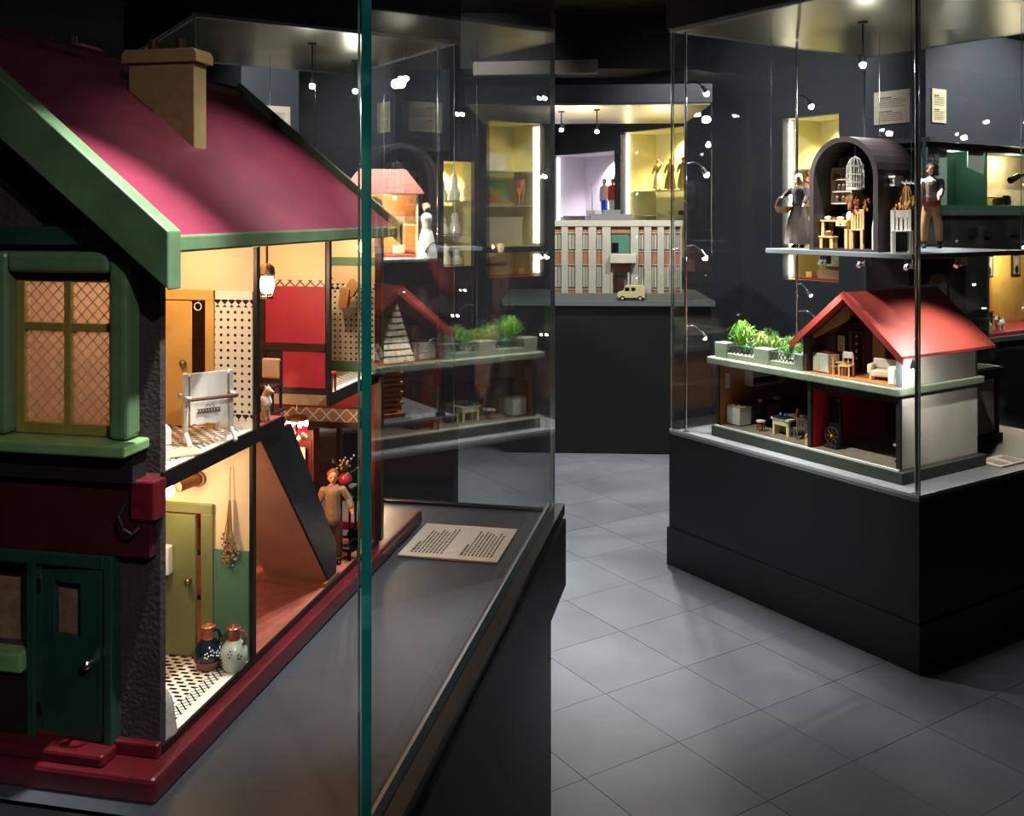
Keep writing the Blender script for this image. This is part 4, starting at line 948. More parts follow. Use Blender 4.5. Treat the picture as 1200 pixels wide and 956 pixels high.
MB().box(-.014, .014, -.004, -.0005, 0, .060).build('cloth', mat('towel_pale', 'd4c3b0', .9, var=.2, scale=90), t); MB().cyl((-.016, -.003, .061), (.016, -.003, .061), .002, n=6).build('rod', pale_wood, t)
t = thing('kitchen_stool', 'round white topped wooden kitchen stool by the ivory table', 'stool', RV.at(.165, .835, KF), 32.9)
MB().cyl((0, 0, .038), (0, 0, .043), .019, n=18).build('seat', whitef, t)
for i in range(4):
    a = i*PI/2+.4; MB().cyl((.016*math.cos(a), .016*math.sin(a), 0), (.011*math.cos(a), .011*math.sin(a), .038), .0035, n=8).build('leg', mat('stool_wood', '9a5630', .4), t)
t = thing('kitchen_table', 'ivory kitchen table with wide leg panels carrying blue crockery', 'table', RV.at(.20, .735, KF), 32.9)
MB().box(-.036, .10, -.046, .046, .060, .068).build('top', ivory, t, bevel=.001); MB().box(-.032, .026, .030, .040, 0, .060).build('leg_panel', ivory, t); MB().box(-.032, -.024, -.040, .030, .040, .060).build('apron', ivory, t); MB().box(-.032, -.020, -.042, -.030, 0, .060).build('leg', ivory, t); MB().box(.085, .095, -.042, -.030, 0, .060).build('leg', ivory, t)
t = thing('crockery_tray', 'dark blue tray with small pots on the ivory kitchen table', 'tray', RV.at(.185, .738, KF+.068), 32.9)
MB().box(-.024, .024, -.032, .032, 0, .006).build('tray', mat('tray_blue', '1c2a48', .3), t, bevel=.001)
for x, y in ((0, -.015), (.005, .012), (-.01, 0)): MB().lathe([(.005, .006), (.008, .011), (.006, .018), (.004, .020)], (x, y, 0), 10).build('pot', mat('pot_blue', '2a3a5a', .3), t, smooth=True)
t = thing('bread_loaf', 'terracotta jug and loaf on the ivory kitchen table', 'jug', RV.at(.245, .71, KF+.068), 32.9)
MB().lathe([(.007, 0), (.012, .010), (.010, .024), (.006, .032), (.008, .036)], n=14).build('jug', mat('terra', '9a5234', .5), t, smooth=True); MB().sph((0, -.022, .007), (.010, .014, .007), 12, 8).build('loaf', mat('bread', 'c99a60', .8), t, smooth=True)
chair('kitchen_chair', 'grey wooden kitchen chair under the ivory table', RV.at(.19, .655, KF), 32.9+150, .04, .042, .085, mat('grey_wood', '8a7a6a', .5), 3)
t = thing('cheese_board', 'light wooden board standing on edge by the black partition', 'board', RV.at(.125, .560, KF), 32.9)
MB().box(-.006, .0, -.012, .010, 0, .036).cyl((-.006, -.001, .036), (.0, -.001, .036), .011, n=16).build('board', pale_wood, t); MB().cyl((-.0065, -.001, .036), (.0005, -.001, .036), .003, n=10).build('hole', blackin, t)
# dark red room
t = thing('sewing_wheel', 'black spoked wheel machine with gold centre in the dark red room', 'machine', RV.at(.17, .485, KF), 32.9)
mb = MB().tube([(0, .030*math.cos(a*PI/12), .045+.032*math.sin(a*PI/12)) for a in range(25)], .004, 6).build('rim', blackin, t, smooth=True)
mb = MB()
for i in range(8): a = i*PI/4; mb.cyl((0, 0, .045), (0, .03*math.cos(a), .045+.032*math.sin(a)), .0018, n=5)
mb.sph((-.003, 0, .045), .007, 8, 6).build('spokes', mat('gold_dull', 'a8843c', .35, .8), t)
MB().box(-.012, .03, -.030, .030, 0, .013).build('base', blackin, t, bevel=.003); MB().box(.012, .03, -.026, .026, .013, .19).build('case', mat('case_dark', '1d1513', .4), t, bevel=.003)
t = thing('round_stool', 'small stool with a pale round seat in the dark red room', 'stool', RV.at(.20, .215, KF), 32.9)
MB().cyl((0, 0, .058), (0, 0, .063), .022, n=18).build('seat', mat('stool_pale', 'a59a90', .5), t); MB().cyl((0, 0, .004), (0, 0, .058), .003, n=8).build('post', blackin, t); MB().cyl((0, 0, 0), (0, 0, .004), .018, n=16).build('foot', blackin, t)
# terrace plants
def fern(loc, r, h, n, label, col, seed, curl=1.0):
    t = thing('potted_plant', label, 'plant', loc, 32.9, 'plants on the terrace')
    rr = random.Random(seed); mb = MB()
    for i in range(n):
        a = rr.uniform(0, 2*PI); k = rr.uniform(.25, 1); L = r*k; hh = h*(1.25-.85*k*curl*rr.uniform(.5, 1)); w = rr.uniform(.0014, .0028); dr_ = rr.uniform(.42, .78); side = Vector((-math.sin(a), math.cos(a), 0)); d = Vector((math.cos(a), math.sin(a), 0))
        p = [d*(L*s)+Vector((0, 0, .022+hh*math.sin(s*PI*dr_)*(1.0))) for s in (.05, .35, .7, 1.0)]; ws = (w*.7, w, w*.8, .0003)
        vs = []
        for q, ww in zip(p, ws): vs += [q-side*ww, q+side*ww+Vector((0, 0, ww*.6))]
        mb.add(vs, [(0, 1, 3, 2), (2, 3, 5, 4), (4, 5, 7, 6)])
    mb.build('leaves', mat('leaf_'+col, col, .45, var=.65, scale=140), t)
    MB().lathe([(.014, 0), (.019, .022), (.016, .022)], n=12).build('pot', blackin, t)
PZ = T2+S1
pl = [(.185, .955, .080, .120, 200, 'bright green spiky plant at the terrace corner', '86b84a'), (.20, .87, .062, .085, 130, 'yellow green grassy plant on the terrace next to the corner plant', '9ab05a'),
      (.19, .79, .060, .080, 130, 'light green grassy plant behind the middle parapet post', '7fa34a'), (.175, .70, .062, .085, 140, 'fresh green fern like plant behind the terrace railing', '5f9a3a'),
      (.21, .625, .05, .075, 120, 'dull green bushy plant against the red roof', '64805a'), (.30, .92, .065, .09, 120, 'dark green plant at the back of the terrace', '3f6a34'), (.31, .76, .065, .09, 120, 'olive plant at the back of the terrace middle', '6f8444'), (.16, .905, .035, .04, 60, 'small emerald plant low behind the corner railing', '2fa860')]
for i, (x, y, r, h, n, lb, c) in enumerate(pl): fern(RV.at(x, y, PZ), r, h, n, lb, c, 30+i)
# annex house behind, label on the table
t = thing('model_house', 'flat roofed white model house with patterned grey green roof behind the red roofed house', 'model house', RV.at(.74, .33, T2), 32.9)
MB().box(-.10, .30, .0, .30, 0, .03).build('base', blackin, t); MB().box(-.09, .16, .02, .034, .03, .26).build('wall', stucco, t); MB().box(.16, .27, .02, .034, .03, .26).build('wall', mat('stucco_pale', 'd8cab0', .7), t)
MB().box(-.09, .27, .28, .29, .03, .26).build('wall', stucco, t); MB().box(.27, .29, .01, .29, .03, .30).build('edge_frame', blackin, t)
MB().box(-.10, .29, -.01, .31, .26, .30).build('roof_slab', blackin, t); MB().box(-.09, .28, .0, .30, .30, .305).build('roof_sheet', pattern_mat('roof_dots', 'floor_cross', .03, base='8fa39a', ink='5c7068', size=.12, rough=.6), t)
label_card('info_card', 'small beige text card on the table behind the white stucco wall', RV, .60, .075, .17, .105, T2, 0, cols=2, seed=3)

# ------------------------------------------------------------------ shelf with arched room
SZ = 1.362
sh = thing('hanging_shelf', 'grey shelf hung in the glass case carrying the arched model room', 'shelf', RV.at(0, 0, SZ), 32.9)
MB().box(.095, .80, .09, .745, -.018, 0).build('board', mat('shelf_grey', '6d7278', .4), sh, bevel=.002)
for x, y in ((.11, .73), (.78, .73), (.11, .105), (.78, .105)): MB().cyl((x, y, -.018), (x, y, 2.275-SZ), .0012, n=6).build('cable', steel, sh)
for x, y in ((.115, .47), (.115, .30), (.115, .11), (.40, .108)):
    k = MB().box(x-.014, x+.014, y-.016, y+.016, -.05, -.018).build('clamp', steel, sh, bevel=.002); MB().cyl((x-.02, y, -.04), (x-.032, y, -.05), .009, n=12).build('lamp_head', steel, k)
ar = thing('arched_room', 'dark brown arched model room with a tiny furnished kitchen', 'model room', RV.at(.12, .398, SZ), 32.9)
dbr = mat('arch_brown', '30282a', .5, var=.1, scale=20); dbi = mat('arch_inside', '2a2324', .7)
AR = .152; SP = .268; seg = 18
def arch_pts(r, n=seg): return [(r, 0.0)]+[(r*math.cos(PI*i/n), SP+r*math.sin(PI*i/n)) for i in range(n+1)]+[(-r, 0.0)]
o_ = arch_pts(AR); i_ = arch_pts(AR-.02)
mb = MB(); D = .22
for k in range(len(o_)-1):
    vs = []
    for x in (0, D):
        for q in (o_[k], o_[k+1], i_[k+1], i_[k]): vs.append((x, q[0], q[1]))
    mb.add(vs, [(0, 1, 2, 3), (7, 6, 5, 4), (0, 4, 5, 1), (1, 5, 6, 2), (2, 6, 7, 3), (3, 7, 4, 0)])
mb.build('shell', dbr, ar, smooth=True); MB().prism([(a, b) for a, b in arch_pts(AR-.019)], 'x', D-.012, D-.002).build('back', dbi, ar); MB().box(.0, D, -AR+.02, AR-.02, 0, .008).build('floor', dbr, ar)
AZ = SZ+.008
def RA(x, y, z=AZ): return RV.at(x, y, z)
simple_table('kitchen_table', 'pale wooden kitchen table with drawer in the arched room', 'table', RA(.185, .466), 32.9, .06, .125, .105, pale_wood, leg=.012)
t = thing('table_drawer', 'small open drawer hung under the pale table in the arched room', 'drawer', RA(.154, .428, AZ+.083), 32.9)
MB().box(-.006, .02, -.022, .022, 0, .015).build('box', pale_wood, t); MB().sph((-.008, 0, .007), .003, 8, 5).build('knob', blackin, t)
simple_table('foot_stool', 'low pale wooden stool before the table in the arched room', 'stool', RA(.147, .482), 32.9, .036, .066, .045, pale_wood, leg=.012)
t = thing('basket', 'low brown wicker basket on the pale stool in the arched room', 'basket', RA(.147, .482, AZ+.045), 32.9)
MB().lathe([(.012, 0), (.017, .010), (.018, .016), (.014, .012)], n=16).build('bowl', mat('wicker', '8a6040', .8, bump=.8, bscale=200), t, smooth=True); MB().sph((0, 0, .014), (.012, .013, .007), 10, 6).build('filling', mat('bread2', 'a57a50', .8), t)
chair('kitchen_chair', 'pale wooden chair leaning against the table in the arched room', RA(.168, .372), 32.9-60, .046, .072, .145, pale_wood, 3, .008)
t = thing('plate_rack', 'cream wall rack with small cups and jars in the arched room', 'rack', RA(.215, .480, AZ+.165), 32.9)
crm = mat('rack_cream', 'd2c4ac', .5)
mb = MB().box(.06, .066, -.045, .045, 0, .14).box(0, .06, -.048, -.043, 0, .14).box(0, .06, .043, .048, 0, .14).build('carcass', crm, t)
for z in (0, .045, .09, .135): MB().box(0, .06, -.043, .043, z, z+.005).build('shelf', crm, t)
for i, (y, z) in enumerate(((-.03, .005), (0, .005), (.03, .005), (-.02, .05), (.02, .05), (.0, .05), (.03, .095))):
    c = thing('jar', 'small dark jar on the %s shelf of the cream rack in the arched room' % ('lowest' if z < .01 else 'middle' if z < .06 else 'upper'), 'jar', RA(.232, .480+y, AZ+.165+z), 32.9, 'jars on the cream rack')
    MB().lathe([(.008, 0), (.010, .012), (.007, .022)], n=12).build('body', mat('jar_dark', '5a4c40', .3), c, smooth=True); MB().cyl((0, 0, .022), (0, 0, .026), .006, n=10).build('lid', crm, c)
for i, (y, r, h) in enumerate(((.02, .016, .035), (-.02, .018, .04), (-.048, .012, .03))):
    c = thing('pot', ('tin pot standing on top of the cream rack', 'tall brass pot standing on top of the cream rack', 'white pitcher standing on top of the cream rack')[i], 'pot', RA(.240, .480+y*.8, AZ+.165+.14), 32.9)
    MB().lathe([(r*.8, 0), (r, h*.5), (r*.8, h)], n=14).build('body', (mat('tin', 'b5aa98', .3, .6), mat('brass2', 'b59a60', .3, .8), whitef)[i], c, smooth=True); MB().tube([(0, -r, h*.8), (0, -r-.010, h*.6), (0, -r, h*.25)], .002, 6).build('handle', (mat('tin', 'b5aa98', .3, .6), mat('brass2', 'b59a60', .3, .8), whitef)[i], c)
for i, (x, y) in enumerate(((.185, .515), (.19, .485), (.175, .450), (.19, .420))):
    c = thing('dish', ('white bread on the arched room table', 'small copper bowl on the arched room table', 'small white cup on the arched room table', 'white bottle on the arched room table')[i], 'dish', RA(x, y, AZ+.105), 32.9)
    if i == 0: MB().sph((0, 0, .008), (.012, .014, .008), 12, 8).build('loaf', whitef, c, smooth=True)
    else: MB().lathe([(.009, 0), (.013, .006), (.012, .012+.012*(i == 3)), (.006, .013+.02*(i == 3))], n=14).build('body', (None, mat('copper_bowl', 'a05a38', .3, .8), whitef, whitef)[i], c, smooth=True); MB().lathe([(.007, 0), (.007, .0012)], n=12).build('foot', blackin, c)
t = thing('black_stove', 'black iron stove with pots behind the table in the arched room', 'stove', RA(.275, .465), 32.9)
MB().box(-.03, .04, -.07, .07, .02, .115).build('body', blackin, t, bevel=.003)
for y in (-.04, 0, .04): MB().lathe([(.012, .115), (.018, .125), (.014, .140), (.006, .146)], (0, y, 0), 12).build('kettle', blackin, t, smooth=True)
for y in (-.06, .06): MB().cyl((0, y, 0), (0, y, .02), .005, n=8).build('foot', blackin, t)
t = thing('bird_cage', 'white wire bird cage hanging in the arched room', 'bird cage', RA(.185, .392, AZ+.395), 32.9)
mb = MB()
for i in range(12):
    a = i*PI/6; c, s = math.cos(a), math.sin(a)
    mb.tube([(.002*c, .002*s, -.055), (.018*c, .018*s, -.065), (.028*c, .028*s, -.085), (.031*c, .031*s, -.115), (.031*c, .031*s, -.175)], .0016, 5)
for z in (-.09, -.12, -.15): mb.tube([(.031*math.cos(a*PI/8), .031*math.sin(a*PI/8), z) for a in range(17)], .0016, 5)
mb.build('bars', whitef, t); MB().cyl((0, 0, -.178), (0, 0, -.170), .033, n=20).build('tray', whitef, t); MB().tube([(0, 0, -.055), (0, 0, -.03), (0, 0, 0)], .002, 6).build('cord', whitef, t)
def bunch(name, label, loc, n, L, sp, col, seed, rot=32.9):
    t = thing(name, label, 'dried flowers', loc, rot); rr = random.Random(seed); mb = MB(); mb2 = MB()
    for i in range(n):
        x, y = rr.uniform(-sp, sp), rr.uniform(-sp, sp); l = L*rr.uniform(.6, 1)
        mb.tube([(x*.3, y*.3, 0), (x*.8, y*.8, -l*.5), (x, y, -l)], .0012, 4)
        for k in range(4): mb2.sph((x*rr.uniform(.6, 1.1), y*rr.uniform(.6, 1.1), -l*rr.uniform(.5, 1)), (rr.uniform(.003, .006), rr.uniform(.003, .006), rr.uniform(.005, .010)), 6, 4)
    mb.build('stems', mat('straw', '9a7a4a', .8), t); mb2.build('blossoms', mat('petals_'+col, col, .9, var=.3, scale=200), t); return t
bunch('dried_bunch', 'rust brown dried leaves hanging below the bird cage', RA(.195, .388, AZ+.215), 22, .075, .038, 'a5623a', 11)
t = thing('white_cloth', 'white cloth hanging at the right jamb inside the arched room', 'cloth', RA(.15, .283, AZ), 32.9)
mb = MB()
for i in range(5): mb.tube([(i*.006, .004*math.sin(i*2), .0), (i*.006, .003*math.sin(i*2+1), .08), (i*.005, 0, .17)], [.008, .006, .003], 7)
mb.build('folds', whitef, t, smooth=True); MB().sph((.01, 0, .172), .006, 8, 6).build('knot', whitef, t)
chair('white_chair', 'white painted slatted chair standing beside the arched room', RV.at(.155, .175, SZ), 32.9-50, .068, .078, .150, whitef, 3, .012)
t = thing('wall_bracket', 'white bracket with twigs on the outer side of the arched room', 'bracket', RV.at(.20, .2458, SZ+.235), 32.9)
MB().box(-.016, .016, -.02, 0, .0, .030).box(-.022, .022, -.028, 0, .030, .037).build('bracket', whitef, t); MB().box(-.012, .012, -.0215, -.02, .004, .026).build('front_plate', whitef, t)
bunch('dried_bunch', 'hanging bunch of tan dried flowers beside the arched room', RV.at(.225, .205, SZ+.235), 24, .125, .035, 'c48a50', 12)
t = thing('hook_rail', 'white hook rail holding the tan dried bunch', 'rail', RV.at(.25, .2458, SZ+.245), 32.9)
MB().box(-.05, .08, -.012, -.0005, 0, .008).build('rail', whitef, t)
for i in range(5): MB().tube([(-.04+i*.026, -.012, .004), (-.04+i*.026, -.030, -.002), (-.04+i*.026, -.034, .010)], .0018, 5).build('hook', whitef, t)
MB().cyl((-.025, -.04, -.007), (-.025, -.0125, .004), .0015, n=5).build('pin', whitef, t)
#PART4
# ================================================================== DOLLS
def doll(name, label, loc, rot, h, skin='c8906c', hair='5a3420', jacket=None, trousers=None, skirt=None, shoes='141010', arms=((.10, -.05, .42), (-.10, -.05, .42)), legs=(.045, -.045), hair_long=False, vox=110, sash=None, bonnet=None, beard=None, group=None, cat='doll', fingers=True, sleeve=None, boots=None, vest=None):
    """faces local -y; all lengths are shares of the height h"""
    t = thing(name, label, cat, loc, rot, group); V = h/vox
    def S(p): return Vector(p)*h
    def C(a, b, r0, r1): return (S(a), S(b), r0*h, r1*h)
    sk = mat('skin_'+skin, skin, .5)
    hipz, shz = .50, .80
    caps = [C((0, 0, .52), (0, 0, .62), .070, .066), C((0, 0, .62), (0, 0, .77), .066, .080), C((-.075, 0, .785), (.075, 0, .785), .034, .034), C((0, 0, .80), (0, -.004, .865), .030, .028),
            C((0, -.004, .915), (0, -.008, .945), .052, .050), C((0, -.020, .890), (0, -.022, .885), .034, .026), C((0, -.056, .915), (0, -.064, .905), .008, .009),
            C((.052, .004, .915), (.056, .006, .905), .010, .008), C((-.052, .004, .915), (-.056, .006, .905), .010, .008)]
    hands = []
    for s, lx in ((1, legs[0]), (-1, legs[1])):
        fx = lx*1.25
        caps += [C((s*.040, 0, .51), (lx*1.1, -.006, .28), .048, .036), C((lx*1.1, -.006, .28), (fx, .004, .05), .036, .022), C((fx, .006, .026), (fx, -.052, .016), .022, .016)]
    for s, a in zip((1, -1), arms):
        sh = Vector((s*.098, 0, .780)); hd = Vector(a); mid = (sh+hd)/2+Vector((s*.022, .022, -.004)); d = (hd-mid).normalized()
        caps += [C(sh, mid, .032, .025), C(mid, hd, .025, .017), C(hd, hd+d*.030, .019, .016)]
        side = d.cross(Vector((0, 1, 0))); side = side.normalized() if side.length > .1 else Vector((1, 0, 0))
        if fingers:
            for k, (o, L) in enumerate(((-.013, .032), (-.0045, .038), (.0045, .036), (.013, .028))):
                b = hd+d*.034+side*o; m_ = b+d*L*.55; e = m_+d*L*.35+Vector((0, -.010, 0)); caps += [C(b, m_, .0062, .0058), C(m_, e, .0058, .0048)]
            b = hd+d*.008-side*.016; caps.append(C(b, b+d*.022-side*.012, .0066, .0052))
    blob('body', caps, sk, t, V, smooth_it=2)
    ey = MB()
    for s in (1, -1): ey.sph(S((s*.020, -.0535, .928)), .0075*h, 8, 6)
    ey.build('eyes', mat('doll_eye', '1a1210', .3), t)
    MB().sph(S((0, -.0545, .887)), (.013*h, .004*h, .0035*h), 8, 5).build('mouth', mat('doll_lip', '8a3a30', .5), t)
    hm = mat('hair_'+hair, hair, .7, bump=.5, bscale=200)
    hc = [C((0, .010, .945), (0, .004, .965), .056, .050), C((0, .022, .92), (0, .026, .895), .048, .036), C((.03, .0, .955), (-.03, .0, .955), .036, .036)]
    if hair_long: hc += [C((.03, .03, .90), (.035, .03, .80), .03, .02), C((-.03, .03, .90), (-.035, .03, .80), .03, .02)]
    if bonnet: blob('bonnet', [C((0, .022, .935), (0, .016, .960), .058, .054), C((0, .034, .90), (0, .036, .86), .050, .04)], mat('cloth_'+bonnet, bonnet, .9), t, V)
    else: blob('hair', hc, hm, t, V)
    if beard: blob('beard', [C((.026, -.030, .885), (0, -.048, .866), .015, .018), C((-.026, -.030, .885), (0, -.048, .866), .015, .018)], mat('hair_'+beard, beard, .8), t, V)
    if jacket:
        jc = [C((0, 0, .60 if (sash or skirt) else .49), (0, 0, .62), .092, .086), C((0, 0, .62), (0, 0, .765), .086, .088), C((-.085, 0, .775), (.085, 0, .775), .042, .042), C((-.03, -.02, .82), (.03, -.02, .82), .022, .022), C((-.035, .02, .825), (.035, .02, .825), .020, .020)]
        for s, a in zip((1, -1), arms):
            sh = Vector((s*.098, 0, .780)); hd = Vector(a); mid = (sh+hd)/2+Vector((s*.022, .022, -.004)); jc += [C(sh, mid, .046, .037), C(mid, mid+(hd-mid)*.88, .037, .031)]
        blob('jacket', jc, mat('cloth_'+jacket, jacket, .85, bump=.4, bscale=150), t, V)
        if vest: blob('vest', [C((0, 0, .60), (0, 0, .62), .095, .092), C((0, 0, .62), (0, 0, .75), .092, .093)], mat('cloth_'+vest, vest, .8), t, V)
    if trousers:
        tc = [C((-.02, 0, .53), (.02, 0, .53), .070, .070)]
        for s, lx in ((1, legs[0]), (-1, legs[1])): tc += [C((s*.040, 0, .51), (lx*1.1, -.006, .28), .060, .050), C((lx*1.1, -.006, .28), (lx*1.22, .002, .10), .050, .040)]
        blob('trousers', tc, mat('cloth_'+trousers, trousers, .85, bump=.4, bscale=150), t, V)
    if skirt:
        n = 36; prof = [(.075, .62), (.085, .56), (.12, .44), (.15, .30), (.17, .14), (.175, .055), (.165, .055), (.14, .30), (.07, .60)]; vs = []; fs = []
        for k, (r, z) in enumerate(prof):
            for i in range(n):
                a = 2*PI*i/n; rr = r*(1+.07*(1-z/.62)*math.sin(a*9)+.03*math.sin(a*4+1)); vs.append((rr*math.cos(a)*h, rr*math.sin(a)*h, z*h))
        for k in range(len(prof)-1):
            for i in range(n): fs.append((k*n+i, k*n+(i+1) % n, (k+1)*n+(i+1) % n, (k+1)*n+i))
        MB().add(vs, fs).build('skirt', mat('cloth_'+skirt, skirt, .9, var=.2, scale=40), t, smooth=True)
    if sash: blob('sash', [C((-.028, 0, .535), (.028, 0, .535), .080, .080), C((-.028, 0, .555), (.028, 0, .555), .080, .080)], mat('cloth_'+sash, sash, .8), t, V)
    sm = mat('shoe_'+shoes, shoes, .35)
    for s, lx in ((1, legs[0]), (-1, legs[1])):
        fx = lx*1.25; cc = [C((fx, .012, .026), (fx, -.052, .020), .030, .024)]
        if boots: cc.append(C((fx, .004, .03), (lx*1.2, .002, .15), .034, .040))
        blob('shoe', cc, sm, t, V)
    MB().box((min(legs)*1.25-.02)*h, (max(legs)*1.25+.02)*h, -.05*h, .02*h, 0, .004*h).build('sole', sm, t)
    return t
doll('man_doll', 'man doll in a tan jacket and brown trousers standing in the living room', HA(-.034, .665), HL.deg+20, .183, 'c8906c', '7a3a1c', jacket='7d6650', trousers='4a2a1e', arms=((.19, -.05, .60), (-.165, -.03, .52)), legs=(.05, -.05), vox=130)
doll('woman_doll', 'woman doll in dark dress and apron with a basket beside the arched room', RV.at(.25, .715, SZ), 32.9-70, .295, 'c59a84', '5a4a44', jacket='2c2624', skirt='3f342f', bonnet='b5a090', arms=((.13, -.13, .60), (-.16, -.12, .70)), vox=95)
t = thing('wicker_basket', 'wicker basket with a high handle on the arm of the woman doll', 'basket', RV.at(.199, .748, SZ+.140), 32.9-70)
MB().lathe([(.022, 0), (.030, .012), (.034, .026), (.030, .024), (.02, .006)], n=20).build('bowl', mat('wicker2', '9a7250', .8, bump=.9, bscale=180), t, smooth=True)
MB().tube([(.031*math.cos(a*PI/10), 0, .024+.042*math.sin(a*PI/10)) for a in range(11)], .0026, 6).build('handle', mat('wicker2', '9a7250', .8, bump=.9, bscale=180), t, smooth=True)
doll('woman_doll', 'slim doll in black clothes half hidden behind the basket woman doll', RV.at(.42, .70, SZ), 32.9-60, .28, 'b08a78', '1a1412', jacket='1c1a1c', skirt='1a181a', vox=85, fingers=False)
doll('bearded_man_doll', 'bearded man doll with vest, red sash and tan trousers on the grey shelf', RV.at(.66, .40, SZ), 32.9-45, .335, 'b58468', '2a1c14', jacket='d6cdbd', vest='6a5f52', trousers='a88058', sash='9a3a2a', beard='2a1c14', arms=((.06, -.14, .60), (-.155, -.06, .66)), legs=(.07, -.07), boots=True, vox=100)

# ================================================================== LOG CABIN CASE
logm = mat('log_wood', 'b5763c', .5, var=.25, scale=30); shin = mat('shingle_grey', 'b8ab98', .7, var=.15, scale=40)
cab = thing('log_cabin', 'wooden log cabin model with a steep pale shingle roof', 'model house', MV.at(.735, .155, T2), 32.9-90)
CW, CD, CH = .20, .24, .27
MB().box(-CW-.02, .028, -.03, CD+.02, 0, .018).build('base', logm, cab)
MB().box(-CW+.006, -.006, .006, CD-.006, .018, CH).build('core', mat('log_dark', '7a4a28', .6), cab)
nl = 11
for i in range(nl):
    z = .018+(i+.5)*(CH-.018)/nl; r = (CH-.018)/nl/2; e = .018 if i % 2 else .010
    MB().cyl((-CW-e, 0, z), (e, 0, z), r, n=10).build('log', logm, cab, smooth=True)
    MB().cyl((0, -e, z+r*.6), (0, CD+e, z+r*.6), r*.95, n=10).build('log', logm, cab, smooth=True)
MB().box(-.14, -.09, -.014, .004, .018, .16).build('door', mat('cabin_door', '6a3a22', .5), cab)
# gable roof: ridge along y, right slope shingled one by one
rx0, rz0, rx1, rz1 = -CW/2, CH+.235, .075, CH-.01
MB().prism([(rx0, rz0), (rx1, rz1), (rx1, rz1-.010), (rx0, rz0-.014), (-CW-.075, rz1-.010), (-CW-.075, rz1)][::-1], 'y', -.05, CD+.04).build('roof_board', logm, cab)
MB().prism([(-CW+.004, CH-.01), (-.004, CH-.01), (rx0, rz0-.05)], 'y', .0, CD).build('gable', logm, cab)
rows, colsn = 9, 6; dv = Vector((rx1-rx0, 0, rz1-rz0)); L = dv.length; dv.normalize(); nv = Vector((-dv.z, 0, dv.x)); nv = nv if nv.z > 0 else -nv
smsh = {}
for side in (1, -1):
    for r in range(rows):
        for c in range(colsn+1):
            y0 = -.05+(CD+.09)*(c-(.5 if r % 2 else 0))/colsn; y1 = y0+(CD+.09)/colsn; y0 = max(y0, -.05); y1 = min(y1, CD+.04)
            if y1-y0 < .004: continue
            a = L*r/rows; b = min(L*(r+1.15)/rows, L+.006); w = (rx0, 0, rz0)
            P0 = Vector(w)+dv*a+nv*.0015; P1 = Vector(w)+dv*b+nv*.006
            pts = [P0, P1, P1+nv*.004, P0+nv*.002]
            if side < 0: pts = [Vector((2*rx0-p.x, 0, p.z)) for p in pts][::-1]
            MB().prism([(p.x, p.z) for p in pts][::-1], 'y', y0+.001, y1-.001).build('shingle', shin, cab)
MB().box(-.05, .0, .10, .14, rz0-.06, rz0+.05).build('chimney', shin, cab) if False else None
t = thing('pennant', 'small red triangular pennant on a thin stick at the case corner', 'flag', MV.at(1.135, .05, T2), 32.9)
MB().cyl((0, 0, 0), (0, 0, .33), .0022, n=8).build('stick', mat('stick_red', '9a2a3a', .5), t); MB().prism([(0, .12), (0, .33), (-.045, .17)], 'y', -.001, .001).build('cloth', mat('flag_red', 'c8203c', .7), t)
MB().box(-.02, .02, -.012, .012, 0, .02).build('foot', blackm, t, bevel=.003)
# upper shelf in that case with a lit pink roofed dollhouse
msh = thing('hanging_shelf', 'pale glass shelf hung in the log cabin case', 'shelf', MV.at(0, 0, 1.29), 32.9)
MB().box(.55, 1.175, .12, .72, -.012, 0).build('board', mat('shelf_pale', '9aa0a0', .2), msh)
for x, y in ((.56, .13), (1.165, .13), (.56, .71), (1.165, .71)): MB().cyl((x, y, -.012), (x, y, 2.275-1.29), .0012, n=6).build('cable', steel, msh)
dh = thing('dollhouse', 'small lit dollhouse with pink roof and cream framed rooms on the pale shelf', 'dollhouse', MV.at(.985, .35, 1.29), 32.9-25)
pk = mat('pink_roof', 'b5665c', .6); crf = mat('cream_frame', 'e2d0a8', .5)
MB().box(-.17, .17, 0, .20, 0, .012).build('base', mat('base_red', '9a4a3c', .6), dh)
for x in (-.17, -.004, .162): MB().box(x, x+.008, 0, .20, .012, .30).build('wall', crf, dh)
MB().box(-.17, .17, .192, .20, .012, .30).build('back_wall', mat('wall_peach', 'd99a62', .6), dh)
MB().box(-.162, .162, 0, .192, .15, .158).build('floor', crf, dh); MB().box(-.175, .175, -.005, .205, .30, .308).build('ceiling', crf, dh)
MB().prism([(-.20, .305), (.20, .305), (.11, .42), (-.11, .42)], 'y', -.02, .22).build('roof', pk, dh)
for x, z in ((-.09, .19), (.08, .19), (-.09, .05), (.08, .05)):
    MB().box(x-.03, x+.03, .10, .15, z-.035 if z > .1 else .012, z+.005).build('furniture_block', whitef, dh, bevel=.004)
MB().sph((.06, .05, .285), .010, 10, 8).build('bulb', WBULB2, dh)
lamp('POINT', 'lamp_light', MV.at(1.01, .40, 1.56), 7, WARM2, size=.02); lamp('POINT', 'lamp_light', MV.at(1.02, .36, 1.41), 3.5, WARM2, size=.02)
t = thing('porcelain_lady', 'white porcelain lady figurine beside the pink roofed dollhouse', 'figurine', MV.at(1.13, .175, 1.29), 32.9)
MB().lathe([(.05, 0), (.045, .05), (.028, .12), (.018, .15), (.026, .18), (.024, .20), (.010, .215)], n=20).build('gown', whitef, t, smooth=True); MB().sph((0, 0, .235), (.018, .018, .022), 12, 8).build('head', mat('porc_skin', 'e0c4b0', .3), t, smooth=True); MB().sph((0, .004, .243), (.020, .019, .018), 12, 8).build('hair', mat('porc_hair', '8a6a48', .4), t, smooth=True)
